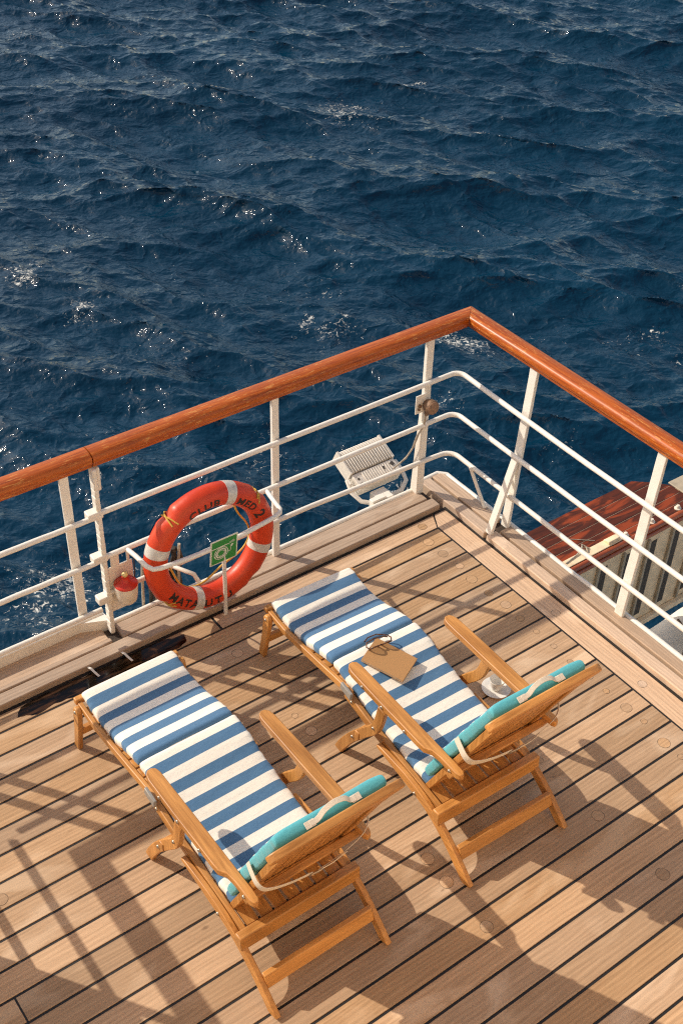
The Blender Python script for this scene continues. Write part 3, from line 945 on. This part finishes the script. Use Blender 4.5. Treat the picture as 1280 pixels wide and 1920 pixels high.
# round weathered socket on the corner post
so = thing("deck_socket", "round brown weathered socket mounted on the corner post", "socket", (3.862, 4.205, .645))
mb = MB(); mb.lathe([(.030, .0), (.032, .012), (.040, .018), (.042, .05), (.040, .058)], (3.848, 4.226, .666), (-.05, -1, .10), 28)
mb.span(3.832, 3.852, 4.205, 4.226, .600, .630); mb.build("socket_body", "brown", so, bevel=.002)
mb = MB(); mb.lathe([(.0385, .056), (.0385, .062), (.034, .066), (0, .0665)], (3.848, 4.226, .666), (-.05, -1, .10), 28); mb.build("socket_cap", "brown_lt", so, smooth=True)
mb = MB(); mb.lathe([(.010, 0), (.011, .012), (0, .014)], (3.795, 4.230, .672), (0, -1, 0), 12); mb.lathe([(.007, 0), (.007, .012), (0, .014)], (3.790, 4.230, .650), (0, -1, 0), 10); mb.build("screw", "brown", so, smooth=True)

# ------------------------------------------------------------------ folded-out platform below the right edge
PZ = -.60
pf = thing("side_platform", "weathered red varnished platform with ribbed beige side hanging below the right railing", "platform", (5.2, 3.9, -1.48))
mb = MB()
edges = [3.702, 3.765, 3.838, 3.925, 4.015, 4.112]
for k in range(5):
    mb.t = rng.random()
    x1 = 5.885 if k < 3 else (5.80 if k == 3 else 5.70)
    a, b = edges[k] + .0022, edges[k + 1] - .0022
    xe = 5.885
    pa = min(xe, 5.69 + (4.112 - a) * 1.2); pb = min(xe, 5.69 + (4.112 - b) * 1.2)
    mb.plan([(4.125, a), (pa, a), (pb, b), (4.125, b)], PZ - .03, PZ)
mb.build("planking", "varnish", pf, bevel=.0015)
mb = MB(); mb.plan([(4.125, 3.705), (5.875, 3.705), (5.875, 3.93), (5.685, 4.105), (4.125, 4.105)], PZ - .06, PZ - .003); mb.build("plank_bed", "beige", pf)
mb = MB(); mb.plan([(5.89, 3.702), (7.0, 3.702), (7.0, 3.94), (5.89, 3.955)], PZ - .005, PZ + .006); mb.build("edge_plate", "plate", pf, bevel=.003)
mb = MB(); mb.plan([(4.6, 3.704), (5.19, 3.704), (5.20, 3.768), (4.6, 3.768)], PZ + .0005, PZ + .008)
mb.build("edge_plate", "beige", pf, bevel=.003)
mb = MB(); mb.tube([(4.125, 3.688, PZ - .014), (7.0, 3.688, PZ - .014)], .022, 12, flat=.9); mb.tube([(4.125, 3.672, PZ - .046), (7.0, 3.672, PZ - .046)], .016, 10); mb.build("lip", "lip", pf, smooth=True)
mb = MB(); mb.plan([(4.125, 3.672), (7.0, 3.672), (7.0, 3.92), (5.87, 3.935), (5.68, 4.09), (4.125, 4.09)], -1.474, PZ - .061); mb.build("side_panel", "beige", pf)
for k in range(-4, 9):
    x = 4.930 + k * .2355
    if x < 4.15: continue
    mb = MB(); mb.span(x + .035, x + .105, 3.6695, 3.6715, -1.40, -.72)
    mb.build("recess", "stripe_dark", pf)
    mb = MB(); mb.span(x, x + .022, 3.650, 3.6715, -1.44, -.68); mb.build("rib", "plate", pf, bevel=.003)
mb = MB(); mb.span(4.125, 7.0, 3.63, 3.671, -1.50, -1.455); mb.build("bottom_rail", "beige", pf, bevel=.006)
for x in (5.226, 5.473, 5.728):
    mb = MB(); mb.lathe([(.024, 0), (.024, .006), (.014, .008), (.014, .022), (.010, .028), (0, .029)], (x, 3.725, PZ), n=16); mb.build("bolt", "cream", pf, smooth=True)
mb = MB(); mb.tube([(4.70, 3.74, PZ + .012), (4.80, 3.755, PZ + .014), (4.87, 3.77, PZ + .02), (4.90, 3.80, PZ + .03), (4.915, 3.77, PZ + .02), (4.89, 3.745, PZ + .018), (4.86, 3.775, PZ + .03), (4.90, 3.785, PZ + .014), (4.93, 3.76, PZ + .012)], .005, 6)
mb.build("lashing", "rope_l", pf, smooth=True)
mb = MB(); mb.side([(3.71, PZ + .008), (3.765, PZ + .008), (3.765, PZ + .016), (3.745, PZ + .03), (3.715, PZ + .03)], 5.06, 5.16); mb.build("cleat", "beige", pf, bevel=.004)
mb = MB(); mb.tube([(4.90, 3.90, PZ + .004), (5.02, 3.80, PZ + .004)], .0025, 5); mb.build("thin_line", "rope_l", pf)

# covered tender lying under the platform
tn = thing("tender_boat", "pale covered boat lying below the platform at the right edge", "boat", (6.4, 3.1, -2.3))
mb = MB(); nx, ny = 26, 14
vs = []
for i in range(nx + 1):
    for j in range(ny + 1):
        u = i / nx; v = j / ny
        x = 4.3 + 3.6 * u; y = 2.2 + 1.54 * v
        crown = math.sin(math.pi * min(1, v * .55 + .42)) if v > .0 else .9
        z = -1.67 + .16 * crown - .10 * v * v + .05 * noise.noise((x * 2.2, y * 2.5, 0)) + .018 * noise.noise((x * 6, y * 5, 3))
        vs.append((x, y, z))
fs = [(i * (ny + 1) + j, (i + 1) * (ny + 1) + j, (i + 1) * (ny + 1) + j + 1, i * (ny + 1) + j + 1) for i in range(nx) for j in range(ny)]
mb.add(vs, fs); cv = mb.build("boat_cover", "cover", tn, smooth=True)
sol = cv.modifiers.new("solid", 'SOLIDIFY'); sol.thickness = .02; sol.offset = -1
mb = MB(); mb.plan([(4.4, 2.3), (7.8, 2.3), (7.8, 3.55), (7.6, 3.64), (4.6, 3.64), (4.4, 3.55)], -2.5, -1.92); mb.build("boat_hull", "hullw", tn, bevel=.04)
mb = MB()
for (xa, ya, xb, yb) in ((5.45, 3.3, 5.62, 3.42), (5.86, 3.50, 5.90, 3.60), (5.60, 3.30, 5.95, 3.50)):
    mb.tube([(xa, ya, -1.64), ((xa + xb) / 2, (ya + yb) / 2, -1.625), (xb, yb, -1.63)], .012, 6)
mb.build("tie", "brown", tn, smooth=True)

# ------------------------------------------------------------------ deck chairs
BV0, BZ0 = .425, .200
BD = Vector((0, -.423, .906)); BN = Vector((0, .906, .423))
def BP(x, t, h): return Vector((x, BV0, BZ0)) + BD * t + BN * h

def pad(mb, path, hw, ht, s0, front_n=None, N=70, Mx=36, endr=.020, slen=None):
    """soft pad swept along path of (y,z); returns total length. UV.x = arc length"""
    P = [Vector((0, a, b)) for a, b in path]
    # smooth resample (Catmull-Rom)
    def cr(p0, p1, p2, p3, t):
        return .5 * ((2 * p1) + (p2 - p0) * t + (2 * p0 - 5 * p1 + 4 * p2 - p3) * t * t + (3 * p1 - p0 - 3 * p2 + p3) * t ** 3)
    dense = []
    for i in range(len(P) - 1):
        p0 = P[max(0, i - 1)]; p3 = P[min(len(P) - 1, i + 2)]
        for k in range(20): dense.append(cr(p0, P[i], P[i + 1], p3, k / 20))
    dense.append(P[-1])
    acc = [0]
    for a, b in zip(dense[:-1], dense[1:]): acc.append(acc[-1] + (b - a).length)
    L = acc[-1]
    def at(s):
        s = min(max(s, 0), L)
        for i in range(len(acc) - 1):
            if acc[i + 1] >= s:
                k = (s - acc[i]) / max(1e-9, acc[i + 1] - acc[i])
                return dense[i].lerp(dense[i + 1], k), (dense[i + 1] - dense[i]).normalized()
        return dense[-1], (dense[-1] - dense[-2]).normalized()
    ss = [endr * .5 * (1 - math.cos(math.pi * k / 8)) for k in range(8)]
    ss = [endr * (1 - math.cos(math.pi / 2 * k / 8)) for k in range(8)]
    mid = [endr + (L - 2 * endr) * k / (N - 1) for k in range(N)]
    ss = ss + mid + [L - q for q in ss[::-1]]
    base = len(mb.v); vs = []
    for s in ss:
        c, t = at(s)
        nn = Vector((0, -t.z, t.y))
        if nn.z < 0 and front_n is None: nn = -nn
        if front_n is not None and nn.dot(front_n) < 0: nn = -nn
        e = min(s, L - s)
        k = 1.0 if e >= endr else math.sqrt(max(0, 1 - (1 - e / endr) ** 2)) * .88 + .12
        hk = ht * k; wk = hw - endr * .45 * (1 - k)
        puff = .004 * math.sin(math.pi * s / L)
        for j in range(Mx):
            th = 2 * math.pi * j / Mx
            cx, sx = math.cos(th), math.sin(th)
            ex, ez = .16, .50
            px = wk * abs(cx) ** ex * (1 if cx > 0 else -1)
            pz = (hk + puff) * abs(sx) ** ez * (1 if sx > 0 else -1)
            q = c + Vector((1, 0, 0)) * px + nn * pz
            q += nn * (.0036 * noise.noise((px * 8, s * 10, s0)) + .0014 * noise.noise((px * 28, s * 34, s0 + 5)))
            eg = (abs(px) / max(wk, 1e-6)) ** 8
            q += nn * (.0034 * eg * noise.noise((3.0 if px > 0 else 7.0, s * 55, s0 + 2)))
            q.x += .004 * eg * noise.noise((1.0 if px > 0 else 5.0, s * 38, s0 + 8))
            q.x += .0025 * noise.noise((s * 14, 1 if px > 0 else -1, s0))
            vs.append(q); mb.uv[base + len(vs) - 1] = (s0 + (s if slen is None else s * slen / L), j / Mx)
    n = len(ss)
    fs = [(i * Mx + j, i * Mx + (j + 1) % Mx, (i + 1) * Mx + (j + 1) % Mx, (i + 1) * Mx + j) for i in range(n - 1) for j in range(Mx)]
    fs += [tuple(range(Mx))[::-1], tuple((n - 1) * Mx + j for j in range(Mx))]
    b0 = len(mb.f)
    mb.add(vs, fs)
    return L, b0

def strip(mb, pts, wid, thick, wdir):
    """flat webbing along pts; wdir = function(i)->width direction"""
    P = [Vector(p) for p in pts]; N = len(P); vs = []
    for i in range(N):
        t = (P[min(N - 1, i + 1)] - P[max(0, i - 1)]).normalized()
        wv = Vector(wdir(i)); wv = (wv - t * wv.dot(t)).normalized(); nv = t.cross(wv)
        for a, b in ((-1, -1), (1, -1), (1, 1), (-1, 1)): vs.append(P[i] + wv * a * wid / 2 + nv * b * thick / 2)
    fs = [(i * 4 + k, i * 4 + (k + 1) % 4, (i + 1) * 4 + (k + 1) % 4, (i + 1) * 4 + k) for i in range(N - 1) for k in range(4)]
    fs += [(3, 2, 1, 0), tuple((N - 1) * 4 + k for k in range(4))]
    mb.add(vs, fs)
def smooth_pts(P, n=8):
    P = [Vector(p) for p in P]; out = []
    for i in range(len(P) - 1):
        p0, p1, p2, p3 = P[max(0, i - 1)], P[i], P[i + 1], P[min(len(P) - 1, i + 2)]
        for k in range(n):
            t = k / n
            out.append(.5 * ((2 * p1) + (p2 - p0) * t + (2 * p0 - 5 * p1 + 4 * p2 - p3) * t * t + (3 * p1 - p0 - 3 * p2 + p3) * t ** 3))
    out.append(P[-1]); return out
def thick_line(pts, w_):
    """polygon (2D) of width w_ following pts; w_ may be list"""
    P = [Vector((a, b, 0)) for a, b in pts]; N = len(P)
    ws = w_ if isinstance(w_, (list, tuple)) else [w_] * N
    A, B = [], []
    for i in range(N):
        t = (P[min(N - 1, i + 1)] - P[max(0, i - 1)]).normalized(); nn = Vector((-t.y, t.x, 0))
        A.append((P[i] + nn * ws[i] / 2).xy[:]); B.append((P[i] - nn * ws[i] / 2).xy[:])
    return A + B[::-1]

def make_chair(label):
    root = thing("deck_chair", label, "deck chair", (0, 0, 0), "wooden steamer chairs on the deck")
    hard = None
    def bolt(_, x, y, z, ax):
        b_ = MB(); b_.lathe([(.0085, 0), (.0085, .003), (.005, .0065), (0, .007)], (x, y, z), ax, 12); b_.build("bolt", "metal", root, smooth=True)
    for s_ in (-1, 1):
        xi = lambda a, b: (s_ * a, s_ * b) if s_ * a < s_ * b else (s_ * b, s_ * a)
        # seat rail and rear leg
        mb = MB(); mb.side(thick_line([(.985, .322), (.80, .285), (.60, .258), (.28, .222)], [.052, .05, .05, .05]), *sorted((s_ * .233, s_ * .257)))
        mb.build("seat_rail", "teak_y", root, bevel=.004)
        mb = MB()
        cl = smooth_pts([(.70, .258, 0), (.50, .245, 0), (.34, .215, 0), (.20, .140, 0), (.085, .045, 0), (.035, -.003, 0)], 5)
        ws = [.018 + .034 * min(1, i / 5) for i in range(len(cl))]
        poly = thick_line([(p.x, p.y) for p in cl], ws)
        poly = [(a, max(b, .0)) for a, b in poly]
        mb.side(poly, *sorted((s_ * .2585, s_ * .2830)))
        mb.build("rear_leg", "teak_y", root, bevel=.004)
        bolt(hard, s_ * .283, .42, .222, (s_, 0, 0)); bolt(hard, s_ * .257, .93, .315, (s_, 0, 0))
        # leg-rest rail
        mb = MB(); mb.side(thick_line([(1.640, .302), (1.50, .288), (1.30, .306), (1.05, .336), (.945, .346)], [.032, .036, .04, .04, .036]), *sorted((s_ * .234, s_ * .256)))
        mb.build("leg_rest_rail", "teak_y", root, bevel=.004)
        # front leg
        mb = MB(); mb.side([(1.592, .268), (1.594, .296), (1.609, .312), (1.632, .308), (1.644, .284), (1.660, .15), (1.692, .0), (1.646, .0), (1.617, .14)], *sorted((s_ * .2565, s_ * .281)))
        mb.build("front_leg", "teak_z", root, bevel=.005)
        bolt(hard, s_ * .281, 1.618, .286, (s_, 0, 0))
        # curved middle leg that carries the arm
        cl = smooth_pts([(.955, -.004, 0), (.925, .06, 0), (.86, .17, 0), (.77, .29, 0), (.69, .40, 0), (.655, .545, 0)], 5)
        poly = [(a, max(b, 0)) for a, b in thick_line([(p.x, p.y) for p in cl], [.050] * len(cl))]
        mb = MB(); mb.side(poly, *sorted((s_ * .2845, s_ * .308))); mb.build("middle_leg", "teak_z", root, bevel=.004)
        bolt(hard, s_ * .308, .845, .195, (s_, 0, 0)); bolt(hard, s_ * .308, .70, .39, (s_, 0, 0))
        # arm
        o0, o1 = .302, .238
        pl = [(o1, .235), (o1 + .002, .19), (o1 + .012, .175), (.268, .180), (.275, .20), (.275, .30), (.280, .345), (.300, .375), (o0, .42), (o0 + .002, .70), (o0, .885), (.296, .915), (.282, .932), (.262, .934), (.246, .922), (.240, .895), (.238, .6)]
        mb = MB(); mb.plan([(s_ * a, b) for a, b in pl], .545, .578)
        mb.build("arm_rest", "teak_y", root, bevel=.004, seg=2)
        bolt(hard, s_ * .276, .235, .558, (s_, 0, 0))
        for yy in (.50, .66, .80): bolt(hard, s_ * .3035, yy, .560, (s_, 0, 0))
        # grey latch under the arm front
        if s_ < 0:
          mb = MB(); mb.side([(.925, .335), (1.005, .352), (1.0, .390), (.92, .378)], *sorted((s_ * .2575, s_ * .272))); mb.build("latch", "grey_plastic", root, bevel=.003)
    # cross members
    mb = MB(); mb.side([(.245, .185), (.292, .185), (.300, .225), (.292, .255), (.252, .258)], -.287, .287); mb.build("cross_rail", "teak_x", root, bevel=.005)
    mb = MB(); mb.side([(.108, .085), (.130, .085), (.152, .142), (.130, .142)], -.2588, .2588); mb.build("stretcher", "teak_x", root, bevel=.003)
    mb = MB(); mb.span(-.312, .312, .795, .825, .215, .262); mb.build("stretcher", "teak_x", root, bevel=.003)
    mb = MB(); mb.span(-.2562, .2562, 1.628, 1.652, .110, .150); mb.build("stretcher", "teak_x", root, bevel=.003)
    mb = MB(); mb.span(-.262, .270, 1.640, 1.668, .298, .330); mb.build("end_rail", "teak_x", root, bevel=.005)
    # slats
    mb = MB()
    for k in range(7):
        x = -.198 + k * .066
        poly = thick_line([(.96, .318), (.80, .284), (.60, .260), (.30, .236)], .014)
        mb.side(poly, x - .027, x + .027)
    mb.build("seat_slats", "teak_y", root, bevel=.002)
    mb = MB()
    for k in range(9):
        y = 1.585 - k * .068; zz = .290 + (.0 if y > 1.4 else (1.4 - y) * .17)
        mb.box((0, y, zz), (.466, .05, .014))
    mb.build("leg_rest_slats", "teak_x", root, bevel=.002)
    # backrest
    T = .915
    mb = MB()
    def bprism(poly, h0, h1): mb.prism(poly, lambda p, w_: BP(p[0], p[1], w_), h0, h1)
    for s_ in (-1, 1): bprism([(s_ * .190, -.01), (s_ * .232, -.01), (s_ * .232, T - .03), (s_ * .190, T - .03)], -.014, .014)
    bprism([(-.1895, .02), (.1895, .02), (.1895, .075), (-.1895, .075)], -.011, .011)
    for k in range(7):
        x = -.1575 + k * .0525
        bprism([(x - .0205, .07), (x + .0205, .07), (x + .0205, T - .03), (x - .0205, T - .03)], -.006, .006)
    bk = mb.build("backrest", "teak_z", root, bevel=.002)
    mb = MB()
    half = [(0, T), (.20, T - .003), (.262, T - .010), (.282, T - .020), (.291, T - .036), (.286, T - .056), (.268, T - .070), (.250, T - .078), (.240, T - .095), (.236, T - .125), (.200, T - .110), (.12, T - .098), (0, T - .095)]
    poly = half + [(-a, b) for a, b in half[-2:0:-1]]
    bprism(poly, -.0165, .0165); mb.build("top_rail", "teak_x", bk, bevel=.005, seg=3)
    mb = MB(); bprism([(-.262, .33), (.262, .33), (.262, .375), (-.262, .375)], -.045, -.0145); mb.build("back_prop", "teak_x", bk, bevel=.004)
    # cushion
    mb = MB()
    L1, f0 = pad(mb, [(1.664, .330), (1.60, .324), (1.48, .300), (1.36, .318), (1.24, .352), (1.130, .378)],   .237, .025, 0.0, slen=.531)
    L2, f1 = pad(mb, [(1.128, .378), (1.02, .364), (.87, .322), (.66, .284), (.50, .272), (.395, .268)], .238, .026, .531)
    for i_ in range(len(mb.v)): mb.v[i_].x += .012
    cu = mb.build("cushion", ["stripe"], root, smooth=True, recalc=True)
    mb = MB()
    bp = [BP(0, t_, .044 + .004 * math.sin(math.pi * (t_ - .12) / .74)) for t_ in (.12, .3, .5, .7, .885)]
    L3, f2 = pad(mb, [(p.y, p.z) for p in bp], .236, .027, 1.27, front_n=BN, endr=.014)
    for i in range(f2, len(mb.f)):
        vsx = [mb.v[k] for k in mb.f[i]]
        c = sum(vsx, Vector()) / len(vsx); h = (c - Vector((0, BV0, BZ0))).dot(BN); t_ = (c - Vector((0, BV0, BZ0))).dot(BD)
        ok = h > .062 and abs(c.x) < .225 and .14 < t_ < .87
        mb.mi[i] = 0 if ok else 1
    mb.build("back_cushion", ["stripe", "turq"], cu, smooth=True)
    # webbing handle on the top edge
    mb = MB()
    hp = smooth_pts([BP(-.098, .892, .036), BP(-.065, .893, .038), BP(-.03, .903, .052), BP(.015, .907, .058), BP(.055, .902, .052), BP(.075, .893, .038), BP(.098, .892, .036)], 6)
    strip(mb, hp, .020, .0035, lambda i: BN * 1.0)
    for xa in (-.098, .098):
        strip(mb, [BP(xa - .020, .8915, .036), BP(xa + .020, .8915, .036)], .026, .003, lambda i: BN)
    mb.build("handle", "web", cu, bevel=.001)
    # strap round the back with its buckle
    zdir = lambda i: BD
    tS = .545
    mb = MB()
    sp = smooth_pts([BP(-.244, tS, .065), BP(-.250, tS, .03), BP(-.252, tS - .005, -.015), BP(-.235, tS - .015, -.045), BP(-.19, tS - .03, -.060), BP(-.12, tS - .045, -.072), BP(-.04, tS - .05, -.080)], 6)
    strip(mb, sp, .044, .003, zdir)
    sp = smooth_pts([BP(-.01, tS - .05, -.083), BP(.06, tS - .045, -.080), BP(.15, tS - .025, -.070), BP(.215, tS - .012, -.050), BP(.248, tS, -.012), BP(.248, tS, .05)], 6)
    strip(mb, sp, .016, .0025, zdir)
    strip(mb, [BP(.0, tS - .052, -.086), BP(.05, tS - .040, -.088), BP(.11, tS - .010, -.082)], .024, .0025, zdir)
    st = mb.build("strap", "web", cu, bevel=.0008)
    mb = MB(); mb.tube([BP(-.045, tS - .066, -.084), BP(-.045, tS - .034, -.084), BP(-.004, tS - .034, -.088), BP(-.004, tS - .066, -.088)], .003, 6, closed=True)
    mb.tube([BP(-.024, tS - .066, -.086), BP(-.024, tS - .034, -.086)], .0025, 6); mb.build("buckle", "metal", cu, smooth=True)
    return root

def kids(o): return [c for c in bpy.data.objects if c.parent == o]
def copy_tree(o, parent=None):
    c = o.copy(); COL.objects.link(c)
    if parent is not None: c.parent = parent
    for ch in kids(o):
        copy_tree(ch, c)
    return c
chair1 = make_chair("wooden steamer chair with bare striped cushion, the nearer and left of the two")
src = [o for o in bpy.data.objects]
def copy_tree2(o, parent=None):
    c = o.copy(); COL.objects.link(c)
    if parent is not None: c.parent = parent
    for ch in src:
        if ch.parent == o: copy_tree2(ch, c)
    return c
chair2 = copy_tree2(chair1)
chair2["label"] = "wooden steamer chair with a notebook and glasses lying on its striped cushion"
chair1.location = (1.631, 2.000, 0); chair1.rotation_euler = (0, 0, R(.2))
chair2.location = (2.620, 2.006, 0); chair2.rotation_euler = (0, 0, R(-1.3))

# ------------------------------------------------------------------ notebook, glasses, cup
tilt = R(-9.5)      # the pad falls towards the back of the chair
nb_c = Vector((2.634, 2.992, .394))
ang = math.atan2(-.203, .099)
ex_ = Vector((math.cos(ang), math.sin(ang), 0)); 
slope = math.tan(R(9.5))
def on_pad(v): return Vector((v.x, v.y, v.z + v.y * slope))
ex_ = on_pad(ex_).normalized(); ey_ = on_pad(Vector((-math.sin(ang), math.cos(ang), 0))); ey_ = (ey_ - ex_ * ey_.dot(ex_)).normalized(); ez_ = ex_.cross(ey_)
def NB(a, b, h): return nb_c + ex_ * a + ey_ * b + ez_ * h
nb = thing("notebook", "plain kraft brown notebook lying on the striped cushion", "notebook", tuple(nb_c))
mb = MB(); mb.prism([(-.108, -.0765), (.108, -.0765), (.108, .0765), (-.108, .0765)], lambda p, w_: NB(p[0], p[1], w_), .010, .0122); mb.prism([(-.108, -.0765), (.108, -.0765), (.108, .0765), (-.108, .0765)], lambda p, w_: NB(p[0], p[1], w_), -.001, .001)
mb.build("cover", "kraft", nb, bevel=.0008)
mb = MB(); mb.prism([(-.1055, -.0745), (.106, -.0745), (.106, .0745), (-.1055, .0745)], lambda p, w_: NB(p[0], p[1], w_), .0011, .0099); mb.build("pages", "paper", nb)
gl_c = Vector((2.640, 3.080, .424))
gx = on_pad(Vector((.995, -.10, 0))).normalized(); gb = on_pad(Vector((.10, .995, 0))).normalized(); gz = gx.cross(gb)
def GL(a, b, h): return gl_c + gx * a + gb * b + gz * h
gls = thing("eyeglasses", "folded tortoiseshell glasses resting on the notebook edge", "glasses", tuple(gl_c))
mb = MB()
def rim(cx):
    pts = []
    for k in range(24):
        th = 2 * math.pi * k / 24
        pts.append(GL(cx + .0245 * math.cos(th), -.012 - .010 * math.sin(th), .006 + .0205 * math.sin(th)))
    return pts
for cx in (-.034, .034): mb.tube(rim(cx), .0038, 8, closed=True)
mb.tube([GL(-.011, -.016, .014), GL(0, -.017, .018), GL(.011, -.016, .014)], .0038, 8)
mb.build("frame", "tort", gls, smooth=True)
for cx in (-.034, .034):
    mb = MB(); p_ = rim(cx); c_ = sum(p_, Vector()) / len(p_)
    mb.add([c_ + (q - c_) * .96 for q in p_], [tuple(range(24))]); mb.build("lens", "lens", gls)
mb = MB(); mb.tube([GL(-.0585, -.014, .010), GL(-.066, .004, .008), GL(-.05, .028, .002), GL(.0, .040, -.004), GL(.045, .036, -.008), GL(.066, .026, -.010)], .0032, 7); mb.build("temple", "tort", gls, smooth=True)
mb = MB(); mb.tube([GL(.0585, -.014, .010), GL(.068, .004, .012), GL(.058, .022, .012), GL(.015, .050, .008), GL(-.03, .052, .004), GL(-.055, .040, -.002)], .0032, 7); mb.build("temple", "tort", gls, smooth=True)

sx_, sy_ = 3.200, 2.822
mb = MB(); mb.lathe([(0, .003), (.030, .002), (.034, .001), (.052, .006), (.072, .014), (.073, .016), (.070, .0165), (.050, .0095), (.030, .0065), (0, .0062)], (sx_, sy_, 0), n=48)
tag(mb.build("saucer", "porcelain", None, smooth=True), "white saucer on the deck beside the chair with the notebook", "saucer")
cup = thing("coffee_cup", "white coffee cup standing on a saucer on the deck", "cup", (sx_, sy_, .0065))
mb = MB(); mb.lathe([(0, .0072), (.020, .0072), (.022, .009), (.030, .030), (.036, .058), (.0385, .072), (.0375, .0735), (.0355, .072), (.031, .040), (.020, .014), (0, .013)], (sx_, sy_, 0), n=40); mb.build("cup_body", "porcelain", cup, smooth=True)
mb = MB(); mb.tube([(sx_ + .034, sy_ - .004, .060), (sx_ + .056, sy_ - .008, .058), (sx_ + .060, sy_ - .009, .042), (sx_ + .048, sy_ - .007, .026), (sx_ + .030, sy_ - .004, .026)], .004, 7); mb.build("handle", "porcelain", cup, smooth=True)

# ------------------------------------------------------------------ unseen wall added behind the camera to bounce warm light
bh = thing("bounce_wall", "unseen cream wall added behind the viewer to bounce warm light", "wall", (.4, -1.0, 0))
M["bounce_fill"] = mat_plain("bounce_cream", (.90, .66, .40), .6, 0, .05)
mb = MB(); mb.span(-3.1, 4.0, -1.15, -1.0, -.04, 8.0); mb.build("panel", "bounce_fill", bh)
mb = MB(); mb.span(-1.2, -.3, -1.0, -.95, .1, 2.1); mb.build("door", "cream", bh, bevel=.01)
